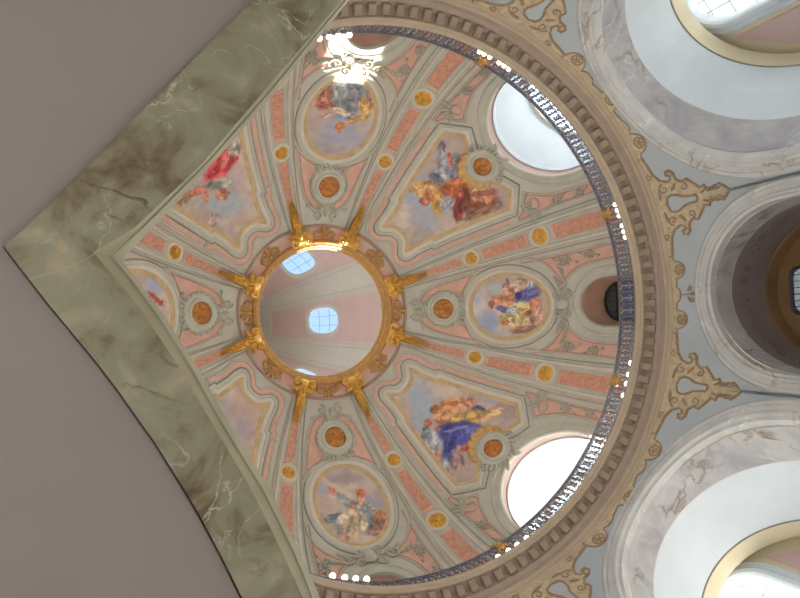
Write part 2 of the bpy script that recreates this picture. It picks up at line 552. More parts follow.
# openings of the outer dome: (az, z centre, half width m, half height m)
HI = [(45 * k, 55.8, 1.18, 3.2) for k in range(8)]
LOWA = [(89.9, 38.0, 1.12, .95)] + [(a, 38.6, 1.35, 2.4) for a in (44.5, 0, -45, -90, -135, 180, 134.5)]  # unseen low row, shaped to throw the sun patch and admit daylight
def outer_dome():
    mb = MB(); na = 360
    zs = [30.0, 31.5] + [31.5 + .3 * i for i in range(1, 150)]
    zs = [z for z in zs if z < 76.4]
    def hole(az, z):
        for a, zc, hw, hh in HI + LOWA:
            d = (az - a + 180) % 360 - 180
            u = R(d) * rout(z)
            if (abs(u) / hw) ** 2.6 + (abs(z - zc) / hh) ** 2.6 < 1: return True
        return False
    fl = []
    for z in zs:
        mb.v.extend([tuple(OP(360 * j / na, z)) for j in range(na)])
        fl.append([hole(360 * j / na, z) for j in range(na)])
    for i in range(len(zs) - 1):
        for j in range(na):
            k = (j + 1) % na
            if fl[i][j] or fl[i][k] or fl[i + 1][j] or fl[i + 1][k]: continue
            mb.face(i * na + j, i * na + k, (i + 1) * na + k, (i + 1) * na + j)
    b = len(mb.v)
    mb.v.append((0, 0, 76.6))
    n0 = (len(zs) - 1) * na
    for j in range(na): mb.face(n0 + j, n0 + (j + 1) % na, b)
    struct('ceiling_outer_dome', mb, M['shell_grey'], smooth=True)
    # pink panels and their mouldings
    def fn(c): return lambda u, v, h: OP(c + D(u / rout(v)), v, h)
    for i, (c, zc, hw, hh) in enumerate(HI):
        if c in (135, 180, 225): continue
        half = []
        ang = 13.6
        for z in [44, 47, 50, 53, 56, 59, 62, 64.5, 66.6]: half.append((R(ang) * rout(z), z))
        half = [(0, 44)] + half + [(0, 66.6)]
        path = dense(mirror(half), .5)
        wpath = [(hw * 1.06 * abs(cos(t)) ** .77 * (1 if cos(t) >= 0 else -1), zc + hh * 1.06 * abs(sin(t)) ** .77 * (1 if sin(t) >= 0 else -1)) for t in [2 * pi * k / 40 for k in range(40)]]
        root = thing('lantern_panel', {0: 'tapering pink panel with a fully visible pale blue window beyond the gilt ring', 315: 'tapering pink panel whose pale blue window is cut by the sunlit ring edge', 45: 'tapering pink panel with a thin bright sliver of window at the ring edge', 90: 'tapering pink panel beyond the ring, window hidden, towards the raised-arm oval', 270: 'tapering pink panel beyond the ring, window hidden, towards the grey-cloud oval'}[c], 'panel', 'pink panels of the outer dome')
        mb = MB()
        # pink ground, leaving the window free
        f_ = fn(c)
        nz = 60
        zs_ = [44 + (66.6 - 44) * k / nz for k in range(nz + 1)]
        us_ = [-1 + 2 * k / 30 for k in range(31)]
        idx = {}
        for a, z in enumerate(zs_):
            for q, u in enumerate(us_):
                uu = u * R(ang) * rout(z)
                if (abs(uu) / (hw * 1.1)) ** 2.6 + (abs(z - zc) / (hh * 1.1)) ** 2.6 < 1: continue
                idx[a, q] = len(mb.v); mb.v.append(tuple(f_(uu, z, .04)))
        for a in range(nz):
            for q in range(30):
                k4 = [(a, q), (a, q + 1), (a + 1, q + 1), (a + 1, q)]
                if all(k in idx for k in k4): mb.face(*[idx[k] for k in k4])
        mb.build('panel_ground', M['shell_pink'], root)
        mb = MB()
        sweep(mb, path, [(-.02, .0), (-.02, .12), (.10, .12), (.12, .04), (.34, .04), (.36, .1), (.44, .1), (.46, 0)], f_)
        mb.build('panel_moulding', M['shell_grey'], root)
        mb = MB()
        sweep(mb, wpath, [(-.1, -.12), (-.08, .05), (.1, .10), (.34, .08), (.36, 0)], f_)
        mb.build('window_surround', M['shell_grey'], root)
        # glazed window
        mb = MB()
        mb.poly([f_(u, v, -.10) for u, v in offset(wpath, .0)])
        g = mb.build('window_pane', M['tint_glass'], root)
        mb = MB()
        for k in (-1, 1):
            mb.tube([f_(k * hw * .35, zc + hh * t, -.08) for t in (-.85, 0, .85)], .016)
            mb.tube([f_(hw * t, zc + k * hh * .35, -.08) for t in (-.85, 0, .85)], .016)
        mb.build('glazing_bar', M['shell_grey'], g)
outer_dome()

# unseen pale ledge round the drum, added to bounce sunlight into the reveals
mb = MB()
mb.grid([[(r * cos(2 * pi * j / 96), r * sin(2 * pi * j / 96), z) for j in range(96)] for r, z in ((11.9, 19.5), (14.0, 19.2), (17.5, 18.2), (21, 16.4))], close_u=True)
struct('trim_1', mb, M['roof'], label='unseen pale ledge added to bounce sunlight into the dome windows')

# ------------------------------------------------------------------ ribs
def rib(az):
    root = thing('dome_rib', 'grey rib with pink inlays and gilt rosettes ' + between(az), 'rib', 'ribs of the painted dome')
    s = 5.05
    def fn(u, v, h): return P(az + u, v, h)      # here u is degrees
    ths = [-4 + 1.5 * i for i in range(49)]
    prof = [(-1, 0), (-1, .05), (-.93, .09), (-.86, .05), (-.80, .05), (-.74, .16), (-.66, .2), (-.58, .16), (-.54, .10), (-.40, .10), (-.38, .06), (.38, .06)]
    prof += [(-a, b) for a, b in prof[:-1][::-1]]
    mb = MB()
    mb.grid([[fn(p * s, t, h) for t in ths] for p, h in prof])
    mb.build('rib_body', M['stucco'], root)
    for sg in (-1, 1):
        mb = MB()
        mb.grid([[fn(sg * s * a, t, h) for t in ths] for a, h in ((.90, .08), (.905, .102), (.945, .10), (.95, .08))])
        mb.build('rib_line', M['red_line'] if sg > 0 else M['dark_line'], root)
        mb = MB()
        mb.grid([[fn(sg * s * a, t, h) for t in ths] for a, h in ((.60, .15), (.62, .215), (.70, .215), (.72, .15))])
        mb.build('rib_moulding', M['cream'], root)
    for (a, b, w0, w1) in ((4, 22.6, 1.75, 1.7), (31.2, 43.6, 1.65, 1.6), (50.2, 61.5, 1.55, 1.4)):
        mb = MB()
        path = [(w0, a), (w1, b), (-w1, b), (-w0, a)]
        g = lambda u, v, h: P(az + u, v, h)
        rows = []
        n = 14
        for i in range(n + 1):
            th = a + (b - a) * i / n; w = w0 + (w1 - w0) * i / n
            rows.append([P(az + w * q, th, h) for q, h in ((-1, .07), (-.99, .085), (-.5, .085), (0, .085), (.5, .085), (.99, .085), (1, .07))])
        mb.grid(rows)
        pn = mb.build('inlay', M['salmon'], root)
        mb = MB()
        rows = []
        for e in (1.12, 1.1, 1.0, .98):
            pth = [(w0 * e, a - (e - 1) * 6), (w1 * e, b + (e - 1) * 6), (-w1 * e, b + (e - 1) * 6), (-w0 * e, a - (e - 1) * 6)]
            rows.append(dense(pth, 1.0))
        n = min(len(r) for r in rows)
        rows = [[g(*p, h) for p in r[:n]] for r, h in zip(rows, (.06, .12, .12, .08))]
        if all(len(r) == n for r in rows): mb.grid(rows, close_u=True)
        # scroll relief on the inlay
        for i in range(int((b - a) / 1.6)):
            th = a + 1.0 + i * 1.6
            sg = 1 if i % 2 else -1
            rr = []
            for q in range(9):
                t = q / 8 * 4.4
                rad = .95 * (1 - q / 11)
                rr.append(P(az + sg * (.35 + rad * .8 * cos(t)) * w1 / 1.7, th + rad * .9 * sin(t), .095))
            mb.tube(rr, .022, k=4)
        mb.build('inlay_frame', M['pink'], pn)
    for th, rr in ((27.0, .40), (47.2, .31)):
        c0 = uv(0, th)
        def ff(u, v, h): return P(az + D(u / rad_at(th)), v / K, h)
        mb = MB()
        sweep(mb, ellipse(0, th * K, rr, rr, 28), [(0, .07), (0, .13), (.05, .17), (.13, .15), (.17, .08), (.18, .05)], ff)
        ring = mb.build('rosette_ring', M['cream'], root)
        mb = MB()
        rows = []
        for q, h in ((.02, .2), (.3, .2), (.55, .17), (.8, .16), (1.0, .12)):
            rows.append([ff(rr * q * cos(2 * pi * j / 28), th * K + rr * q * sin(2 * pi * j / 28), h) for j in range(28)])
        mb.grid(rows, close_u=True)
        for j in range(8):
            t = 2 * pi * j / 8
            c_ = ff(rr * .6 * cos(t), th * K + rr * .6 * sin(t), .19)
            e1 = (ff(rr * .95 * cos(t), th * K + rr * .95 * sin(t), .19) - c_)
            e2 = (ff(rr * .6 * cos(t + .3), th * K + rr * .6 * sin(t + .3), .19) - c_)
            mb.ell(c_, (e1, e2, Vector((0, 0, -.11))), 6, 4)
        mb.ell(ff(0, th * K, .23), ((.09, 0, 0), (0, .09, 0), (0, 0, .07)), 8, 5)
        mb.build('rosette', M['gold'], root)
    return root
for a in RIBS: rib(a)

# ------------------------------------------------------------------ frescoes
BLOBS = {45:[(0.26,10.08,-0.81,-0.96,0.66,-0.53,150,162,178,0.9,0.9),(1.27,9.6,-1.22,-1.32,1.1,-1,150,158,172,0.9,0.8),(-1.15,9.56,-0.39,-0.98,1.82,-0.84,192,175,160,0.9,0.7),(-1.94,6.23,-0.51,-0.92,1.52,-0.77,150,130,125,0.8,0.8),(-1.94,7.43,-0.46,-1.51,4.78,-1.79,150,150,165,0.7,0.8),(-1.24,6.08,-0.85,-1.37,2.22,-1.19,170,150,142,0.8,0.7),(1.34,6.47,-1.03,-1.15,1.24,-0.9,178,150,140,0.8,0.7),(1.08,10.51,-1.21,-2.4,1.41,-0.52,180,150,140,0.8,0.6),(-1.36,7.11,-1.12,-1.06,3.31,-3.18,190,150,105,0.35,1),(-1.24,7.65,-1.77,-2.92,4.79,-2.94,70,72,105,0.35,1),(-0.56,7.95,-0.93,-0.79,2.22,-2.41,185,140,75,0.35,1),(-0.6,8.96,-1.18,-1,2.18,-2.49,188,122,75,0.35,1),(-1.19,8.35,-1.4,-1.55,3.45,-3.08,192,128,98,0.35,1),(0.14,8.93,-0.52,-2.9,2.42,-0.25,180,125,85,0.35,1),(-0.02,9.48,-2.52,-3.31,3.19,-2.44,160,95,62,0.2,1),(0.65,8.64,-1.64,-0.87,2.89,-6.16,195,140,115,0.35,1),(0.77,9.29,-3.09,-3.64,3.21,-2.71,165,100,66,0.2,1),(1.57,8.46,-1.31,-1.87,1.42,-0.81,152,157,162,0.35,1),(0.23,7.75,-0.76,-0.75,1.55,-1.43,58,62,132,0.35,1),(-0.12,7.52,-1.81,-1.76,3.47,-3.36,85,90,155,0.35,1),(1.17,7.66,-1.99,-3.25,1.4,-0.65,66,70,140,0.35,1),(0.92,7.69,-2.91,-6.84,2.3,-0.64,40,42,100,0.35,1),(1.43,6.94,-2.38,-3.06,1.73,-1.09,140,115,110,0.35,1),(0.68,7.02,-3.02,-2.72,4.29,-4.54,165,75,62,0.35,1),(1.99,7.59,-7.29,-5.83,1.02,-1.46,188,132,116,0.35,1),(1.98,7.17,-5.51,-5.83,1.91,-1.68,150,155,165,0.35,1),(1.12,9.11,-3.95,-4.48,4.87,-4.31,110,120,130,0.35,1),(0.18,8.03,-1.32,-1.05,10.08,-12.38,110,115,170,0.35,1)],
-45:[(-1.38,9.13,0.59,-1.27,0.57,0.24,150,156,172,0.9,0.95),(0.34,9.64,1.02,-0.6,0.75,1.22,152,157,168,0.9,0.9),(1.25,9,0.21,-1.04,1.9,0.63,180,160,148,0.8,0.7),(-1.7,6.17,1.26,-1.27,1.13,1.02,178,160,150,0.8,0.7),(1.61,6.13,0.85,-1.31,1.44,0.91,165,150,150,0.8,0.8),(-1.98,7.85,1.57,-1.52,1.22,1.3,172,150,145,0.8,0.7),(-2.07,6.71,3.32,-5.03,1.8,0.93,125,108,120,0.35,1),(-0.8,7.45,1.26,-1.39,0.95,0.82,135,136,142,0.35,1),(-0.84,7.01,4.08,-3.23,1.05,1.34,110,112,125,0.35,1),(-1.25,6.89,5.04,-7.17,2.49,1.5,192,105,85,0.35,1),(-1.1,8.08,3.31,-3.44,4.43,4.24,80,86,112,0.35,1),(1.09,7.32,0.58,-0.61,1.45,1.3,142,76,52,0.35,1),(0.13,7.74,0.86,-1.06,1.83,1.43,176,92,52,0.35,1),(1.21,6.89,1.24,-0.99,3.04,3.41,165,110,80,0.35,1),(0.95,8.26,2.81,-3.24,1.45,1.3,130,50,46,0.35,1),(1.74,7.5,0.2,-1.3,5.41,1.36,125,92,66,0.35,1),(0.88,7.68,2.8,-3.86,1.61,1.2,110,55,42,0.35,1),(-0.96,8.88,1.37,-1.45,1.85,1.78,192,147,90,0.35,1),(0.02,8.91,2.15,-3.13,1.44,1.03,190,140,70,0.35,1),(0.43,8.58,3.17,-1.91,1.44,2.34,142,142,152,0.35,1),(-0.53,8.89,3.42,-3.77,3.47,3.19,175,110,75,0.35,1),(-0.46,9.32,2.61,-2.89,2.89,2.68,158,88,66,0.2,1),(2.1,6.45,2.68,-4.37,6.24,3.96,120,110,110,0.35,1),(0.81,6.59,0.67,-2.3,6.42,1.82,190,160,140,0.35,1)],
0:[(-0.13,8.97,-0,-1.85,1.07,0.04,195,185,182,0.9,0.8),(0.82,8.43,-0.53,-2.05,1.57,-0.23,140,150,176,0.9,0.9),(-0.94,7.97,0.26,-2.14,3.22,0.17,160,174,176,0.9,0.8),(-0.68,8.93,1.12,-4.23,2.07,0.47,165,165,190,0.8,0.7),(1.31,7.55,-0.17,-1.61,3.25,0.08,180,168,165,0.8,0.7),(-0.89,5.77,0.25,-2.29,2.95,0.18,135,114,108,0.7,0.8),(-1.17,6.53,0.47,-3.34,4.09,0.26,165,140,120,0.35,1),(-1.07,6.15,0.92,-7.03,4.39,0.28,160,165,190,0.35,1),(-1.1,7.4,3.36,-8.15,3.34,1.12,150,95,85,0.35,1),(-0.9,7.11,0.33,-2.83,5.21,0.29,190,150,130,0.35,1),(-0.48,6.53,-0.29,-1.45,3.61,-0.71,70,72,126,0.35,1),(-0.57,6.84,0.51,-5.78,6.55,0.34,45,46,100,0.35,1),(-0.6,6.2,-0.57,-3.09,13.1,-2.55,105,105,160,0.35,1),(-0.31,7.64,0.12,-2.06,3.82,0.18,188,126,96,0.35,1),(-0.52,7.27,1.07,-4.16,2.82,0.63,180,120,90,0.35,1),(0.16,7.59,0.75,-2.55,6.96,2.11,80,76,132,0.35,1),(0.42,6.73,-0.57,-1.16,1.93,-0.78,190,162,106,0.35,1),(0.71,7.04,-0.14,-3.19,2.92,0.1,200,175,130,0.35,1),(-0,5.93,0.1,-3.32,3.18,0.14,186,122,92,0.35,1),(0.6,5.94,1.2,-3.37,2.11,0.79,185,140,115,0.35,1),(1.18,6.47,-0.31,-1.4,5.89,-0.64,150,110,92,0.35,1),(0.37,6.37,0,-5.76,6.63,0.26,148,78,48,0.2,1),(0.79,7.58,-0.22,-4.59,5.92,0.19,175,108,68,0.2,1),(-0.16,8.27,0.27,-5.85,5.38,0.23,160,95,68,0.2,1),(-0.46,8.05,0.42,-5.35,5.87,0.27,172,108,75,0.2,1),(0.02,5.53,0.08,-5.02,1.68,0.08,175,155,140,0.7,0.7),(0.17,7.19,-2.11,-3.76,5.74,-2.94,165,170,180,0.35,1)],
90:[(-0.07,8.66,-1.13,-0.28,0.53,-2.58,150,130,132,0.9,0.8),(-0.96,7.38,-1.58,-0.78,2.24,-4.1,140,140,168,0.8,0.8),(1.19,8.13,-3.56,-0.81,0.01,-2.65,150,148,168,0.8,0.8),(0.95,7.38,-2.06,-0.52,0.15,-2.15,178,155,140,0.8,0.7),(0.39,8.22,-0.74,-0.65,5.56,-5.56,192,178,154,0.7,0.8),(0.15,5.38,-1.34,-0.43,0.96,-3.95,188,170,150,0.8,0.8),(-1.39,7.56,-2.64,-0.85,0.75,-2.08,165,148,148,0.8,0.7),(0.97,6.76,-2.67,0.23,-1.93,-5.57,95,106,106,0.35,1),(0.8,6.28,-4.92,-1.38,0.29,-2.99,120,130,132,0.35,1),(-0.22,7.32,-2.07,-1.14,1.49,-2.63,152,146,130,0.35,1),(0.25,7.67,-1.75,-1.86,4.58,-3.52,130,134,124,0.35,1),(0.66,8.14,-3.34,-3.35,5.85,-5.13,182,112,82,0.35,1),(-0.47,6.47,-3.01,-0.49,0.1,-1.6,110,126,132,0.35,1),(-0.57,6.12,-6.71,-3.34,1.15,-2.22,85,98,108,0.35,1),(0.17,6.44,-1.8,-0.54,0.31,-1.58,186,166,136,0.35,1),(0.35,6.31,-7.03,-3.17,0.73,-1.91,160,138,112,0.35,1),(-0.14,6.54,-12.05,-2.72,0.22,-2.12,150,130,110,0.35,1),(-1.1,6.12,-2.89,-0.11,-0.1,-1.91,140,96,76,0.35,1),(-1.08,6.6,-5.28,-1.76,1.57,-4.71,168,108,78,0.2,1),(-0.66,5.76,-3.17,-1.08,1.68,-5.43,150,110,92,0.35,1),(0.81,5.62,-4.95,-0.35,-1.58,-8.16,176,120,100,0.35,1),(-0.6,7.83,-4.55,-1.29,0.93,-3.74,178,96,55,0.2,1),(-0.56,7.54,-7.64,-2.21,1.19,-4.87,192,135,100,0.35,1),(-0.87,7.08,-3.34,-2.36,3.7,-4.63,140,140,135,0.35,1),(-0.06,7.25,-10.08,-2.83,1.65,-9.08,165,105,80,0.35,1)],
-90:[(0.26,8.02,0.79,-0.16,0.28,1.29,150,150,168,0.9,0.95),(-1.15,7.49,2.55,-0.48,-0.01,1.66,165,145,140,0.8,0.8),(1.13,7.62,2.64,-0.64,0.59,2.14,180,160,150,0.8,0.7),(-1.12,6.96,2.84,-0.58,0.02,2.19,178,155,145,0.8,0.7),(-0,6.03,1.26,-0.32,0.27,1.39,138,142,142,0.35,1),(0.19,5.68,2.36,-0.64,0.5,2.47,115,118,122,0.35,1),(-0.4,5.84,3.59,-0.9,0.3,2.52,155,160,158,0.35,1),(0.49,6.26,3.47,-0.92,0.68,3.13,120,122,130,0.35,1),(-1.07,6.23,2.99,-0.42,-0.1,1.55,172,112,92,0.35,1),(-0.82,6.73,2.81,-0.16,-0.82,6.05,150,80,65,0.35,1),(-1.18,6.04,7.94,-0.53,-0.6,3.32,140,85,70,0.35,1),(1.03,6.38,3.04,-0.33,0.21,2.49,182,140,80,0.35,1),(0.43,7.16,1.98,-0.21,0.45,8.19,110,122,142,0.35,1),(0.74,7.25,1.4,-0.83,4.44,6.84,172,130,75,0.35,1),(-0.12,6.97,1.94,0.2,-1.91,8.27,190,165,140,0.35,1),(-0.7,7.26,3.43,-1.29,3.08,12.3,190,150,130,0.35,1),(0.05,7.76,4.27,-0.91,0.54,4.06,186,110,65,0.2,1),(1.03,5.89,6.89,-2.01,0.86,3.08,130,100,95,0.35,1)],
-135:[(-0.25,9.55,0.61,0.49,-1.23,1.42,150,160,168,0.9,0.95),(-1.33,9.35,0.49,0.8,-2.23,1.57,168,142,132,0.8,0.8),(1.24,9.04,1.73,1.07,-0.68,1.04,180,158,155,0.8,0.8),(0.18,10.87,1.74,1.41,-1.53,1.83,172,150,142,0.8,0.7),(-0.89,9.84,2.62,2.4,-3.24,3.1,190,170,158,0.6,0.7),(-1.3,7.94,2.88,3.82,-3.04,2.08,130,100,70,0.35,1),(-1.81,7.96,2.65,8.04,-3.79,1.85,140,95,75,0.35,1),(0.74,8.04,1.12,-0.28,0.65,2.13,192,56,58,0.35,1),(1.05,7.92,4.28,5.1,-2.02,1.39,215,105,95,0.35,1),(0.28,8.11,1.17,6.26,-2.98,0.79,150,35,42,0.35,1),(1.43,8.11,6.5,7.26,-2.3,1.69,150,40,45,0.35,1),(0.15,8.73,1.96,0.84,-2.16,3.59,142,142,126,0.35,1),(-0.22,8.47,3.93,0.92,-3.68,8.02,110,110,100,0.35,1),(-0.83,8.25,2.55,0.42,-3.19,7.26,170,104,78,0.35,1),(-0.6,8.73,6.34,2.34,-2.19,3.48,182,116,92,0.35,1),(-0.03,9.26,2.68,1.95,-2.6,2.9,184,122,96,0.2,1),(-0.09,9.34,7.59,5.52,-10.02,10.9,210,150,125,0.35,1),(0.19,9.21,2.35,3.63,-9.14,5.52,150,90,60,0.35,1),(1.6,7.78,3.21,1.61,-1.81,2.87,150,140,130,0.35,1)],
180:[(1.14,8.25,-0.51,1.59,-2.36,-0.54,150,155,178,0.9,0.95),(0.53,8.8,0.06,1.9,-1.91,0.05,185,170,165,0.8,0.8),(0.57,8.4,-1.79,1.52,-8.93,-6.42,160,75,50,0.35,1),(0.45,8.74,0.79,4.69,-15.78,1.5,165,85,60,0.35,1),(0.72,8.18,0.74,7.42,-9.7,0.37,150,70,50,0.35,1)],
135:[(-0.75,10.73,-0.93,0.55,-0.36,-0.57,178,152,138,0.9,0.8),(0.25,11.28,-1.05,0.81,-1.44,-1.64,185,155,135,0.9,0.7),(-0.5,11.93,-1.39,0.97,-0.77,-1.1,160,150,160,0.9,0.8),(-0.69,9.94,-1.83,1.08,-0.8,-1.11,150,140,150,0.9,0.7)]}
PG = 1.42
def strokes():
    """the main patches plus smaller dabs of lighter and darker paint on each"""
    rn = random.Random(4); out = {}
    for c, lst in BLOBS.items():
        o = out[c] = []
        for b in lst:
            soft = b[9]
            col = [q * .86 + w * .14 for q, w in zip(b[6:9], (172, 152, 140))]
            sc = .84 if soft == .35 else 1
            o.append((b[0], b[1], *[q * sc for q in b[2:6]], *col, .5 if soft == .35 else soft, b[10]))
            if soft > .6: continue
            Ji = Matrix(((b[2], b[3]), (b[4], b[5]))); J = Ji.inverted()
            for k in range(8 if soft > .3 else 2):
                t = rn.random() * 6.28; q = 1.05 * rn.random() ** .5
                d = J @ Vector((q * cos(t), q * sin(t)))
                th = rn.random() * 3.14; sx, sy = .55, .2 + .2 * rn.random()
                rot = Matrix(((cos(th) / sx, sin(th) / sx), (-sin(th) / sy, cos(th) / sy)))
                m = rot @ Ji
                f = 1 + rn.choice((-1, 1)) * (.10 + .16 * rn.random())
                o.append((b[0] + d.x, b[1] + d.y, m[0][0], m[0][1], m[1][0], m[1][1], col[0] * f, col[1] * f, col[2] * f + rn.random() * 10, .55, .75))
    return out
STROKES = strokes()
def pigment(c, u, v):
    """flat paint colours of one fresco at (u, v): clouds, sky and robed figures as brush patches"""
    p = Vector((u * .55 + c, v * .55, c * .37))
    n1 = noise.fractal(p * 1.3, 1.0, 2.0, 5)
    n2 = noise.fractal(p * 2.1 + Vector((9, 4, 1)), 1.0, 2.0, 4)
    n3 = noise.fractal(p * 6.0 + Vector((3, 8, 2)), 1.0, 2.0, 3)
    base = Vector((174, 156, 146)) + Vector((26, 24, 20)) * n1 + Vector((-10, 0, 16)) * max(0, n2)
    col = Vector(base) + Vector((14, 12, 10)) * noise.noise(Vector((u * 2.2 + c, v * 3.4, 5)))
    wob = Vector((u, v)) + Vector((noise.noise(Vector((u * 3, v * 3, 3))), noise.noise(Vector((u * 3, v * 3, 7))))) * .07 \
        + Vector((noise.noise(Vector((u * 9, v * 9, 13))), noise.noise(Vector((u * 9, v * 9, 17))))) * .045
    for (cu, cv, a, b, d, e, r, g, bl, soft, op) in STROKES.get(c, ()):
        w = wob if soft < .6 else wob + Vector((n1, n2)) * .18
        x = a * (w.x - cu) + b * (w.y - cv); y = d * (w.x - cu) + e * (w.y - cv)
        rr = x * x + y * y
        if rr > 2.2: continue
        rr = sqrt(rr)
        f = max(0., min(1., (1 + soft * .5 - rr) / max(.05, soft))) * op
        if f <= 0: continue
        f = f * f * (3 - 2 * f)
        cc = Vector((r, g, bl))
        if soft < .6:
            # brushed folds running across the patch
            fold = noise.noise(Vector((x * 3.2 + cu * 3, y * 1.3 + cv, cu)))
            cc = cc * (1 + .30 * fold + .12 * n3)
        col = col.lerp(cc, f)
    col = col * (1 + .05 * n3)
    return [min(.92, q * PG) for q in lin([max(0, min(255, q)) for q in col])]

def paint(o, c, uvs):
    me = o.data
    at = me.color_attributes.new('pigment', 'FLOAT_COLOR', 'POINT')
    d = []
    for u, v in uvs: d += [*pigment(c, u, v), 1.0]
    at.data.foreach_set('color', d)

def ang_outline():
    hp = [(4.7, 32.2), (5.6, 31.2), (10.3, 28.6), (15.6, 31.8), (15.3, 36), (14.4, 44), (12.9, 54.4), (11.7, 54.8), (11.4, 57), (10.9, 59.2), (11.3, 61.8), (10.2, 63.3), (8.0, 62.6), (5.5, 61.3), (2.5, 60.8), (0, 60.7)]
    arc = [(0, 35.9), (2.2, 35.6), (3.9, 34.3)]
    o = mirror([uv(a, t) for a, t in arc + hp])
    # round the ogee at the top, keep the corners lower down
    for _ in range(2):
        n = []
        for i, p in enumerate(o):
            if p[1] > 57.5 * K:
                a, b = o[i - 1], o[(i + 1) % len(o)]
                n.append((p[0] * .7 + a[0] * .3, p[1] * .7 + a[1] * .3))
                n.append((p[0] * .7 + b[0] * .3, p[1] * .7 + b[1] * .3))
            else: n.append(p)
        o = n
    return o
def oval_outline(grow=0.):
    return ellipse(0.0, 38.9 * K, 1.78 + grow, 2.19 + grow, 64, -pi / 2, 1.5 * pi)

FLAB = {0: 'oval fresco of blue and yellow robed figures above the small dark round window',
        90: 'oval fresco of a red-haired figure in pale robes raising one arm',
        -90: 'oval fresco with a grey cloud mass beside the white patch of sunlight',
        180: 'oval fresco mostly cut off by the corner of the green marble border',
        45: 'angular fresco with a deep blue robe above the glaring white window',
        -45: 'angular fresco of rust and grey robed figures beside the pale blue window',
        -135: 'angular fresco with a red-robed figure half cut by the marble border',
        135: 'angular fresco of bare mauve clouds cut by the curved marble border'}
def fresco(c):
    root = thing('fresco', FLAB[c], 'fresco', 'frescoes in the dome')
    fn = lambda u, v, h: L(c, u, v, h)
    big = c in ANGS
    out = ang_outline() if big else oval_outline()
    fine = dense(out, .2)
    mb = MB()
    uvs = fill(mb, offset(fine, -.10), fn, .045 if c not in (180, 135) else .08, h=.035)
    o = mb.build('painting', M['fresco'], root, smooth=True)
    paint(o, c, uvs)
    mb = MB()
    sweep(mb, fine, [(-.24, .036), (-.23, .05), (-.05, .05), (-.03, .035)], fn)
    mb.build('ochre_border', M['ochre'], root)
    mb = MB()
    sweep(mb, fine, [(-.05, .0), (-.04, .08), (.04, .12), (.12, .10), (.14, .06), (.17, .06)], fn)
    mb.build('cream_moulding', M['cream'], root)
    mb = MB()
    sweep(mb, fine, [(.16, .06), (.20, .10), (.30, .10), (.33, .05), (.34, 0)], fn)
    fr = mb.build('frame_moulding', M['stucco'], root)
    mb = MB()
    sweep(mb, fine, [(.335, .0), (.34, .05), (.375, .05), (.38, 0)], fn)
    mb.build('frame_line', M['dark_line'], fr)
    if big:
        # second, wavy band of pink and grey that follows the frame
        op = [p for p in fine]
        top = [p for p in fine if p[1] > 33 * K]
        mb = MB()
        i0 = min(range(len(fine)), key=lambda i: (fine[i][0] < 0, abs(fine[i][1] - 33 * K)))
        seq = fine[i0:] + fine[:i0]
        seq = [p for p in seq if p[1] >= 32.5 * K and not (abs(p[0]) < 1.2 and p[1] < 40 * K)]
        sweep(mb, seq, [(.42, .0), (.43, .03), (.60, .03), (.61, 0)], fn, closed=False)
        mb.build('pink_band', M['pink'], root)
        mb = MB()
        sweep(mb, seq, [(.61, .0), (.62, .06), (.68, .08), (.74, .06), (.75, 0)], fn, closed=False)
        ob = mb.build('outer_moulding', M['stucco'], root)
        mb = MB()
        sweep(mb, seq, [(.595, .02), (.60, .05), (.625, .05), (.63, .0)], fn, closed=False)
        mb.build('red_line', M['red_line'], ob)
        # little stepped knots where the frame breaks
        mb = MB()
        for sg in (-1, 1):
            u, v = uv(12.9 * sg, 54.6)
            for k in range(3):
                pts = [fn(u + sg * (.35 + .16 * k) + .07 * cos(t), v + .07 * sin(t) - .03 * k, .09) for t in [q * .8 for q in range(8)]]
                mb.tube(pts, .028, 5)
        build_pieces(mb, 'frame_knot', M['stucco'], root)
    return root
for c in OVALS + ANGS: fresco(c)

# ------------------------------------------------------------------ stucco helpers: leaves, scrolls
def leaf(mb, fn, u, v, ang, ln, wd, h=.1, up=.07):
    c = fn(u, v, h)
    e1 = fn(u + cos(ang) * ln / 2, v + sin(ang) * ln / 2, h) - c
    e2 = fn(u - sin(ang) * wd / 2, v + cos(ang) * wd / 2, h) - c
    n = (fn(u, v, h + up) - c)
    mb.ell(c, (e1, e2, n), 6, 4)
def spiral(mb, fn, u, v, r0, turns, start, hand=1, r=.04, h=.08, shrink=.8, n=22):
    pts = []
    for i in range(n + 1):
        t = i / n
        a = start + hand * turns * 2 * pi * t
        q = r0 * (1 - shrink * t)
        pts.append(fn(u + q * cos(a), v + q * sin(a), h))
    mb.tube(pts, r, 5, r * .6)
def bunch(mb, fn, u, v, size, seed):
    rn = random.Random(seed)
    for k in range(9):
        a = 2 * pi * k / 9 + rn.random() * .4
        leaf(mb, fn, u + cos(a) * size * .6, v + sin(a) * size * .9, a, size * .8, size * .42)
    for sg in (-1, 1):
        mb.tube([fn(u + sg * size * .3 * t, v + sg * size * (.8 + 1.3 * t), .08) for t in (0, .4, .8, 1.1)], .03, 5, .015)
        leaf(mb, fn, u + sg * size * .5, v + sg * size * 2.1, sg * 1.2, size * .8, size * .3)
    for k in range(4):
        a = rn.random() * 6.28
        q = fn(u + cos(a) * size * .2, v + sin(a) * size * .2, .16)
        mb.ell(q, ((size * .2, 0, 0), (0, size * .2, 0), (0, 0, size * .2)), 6, 4)

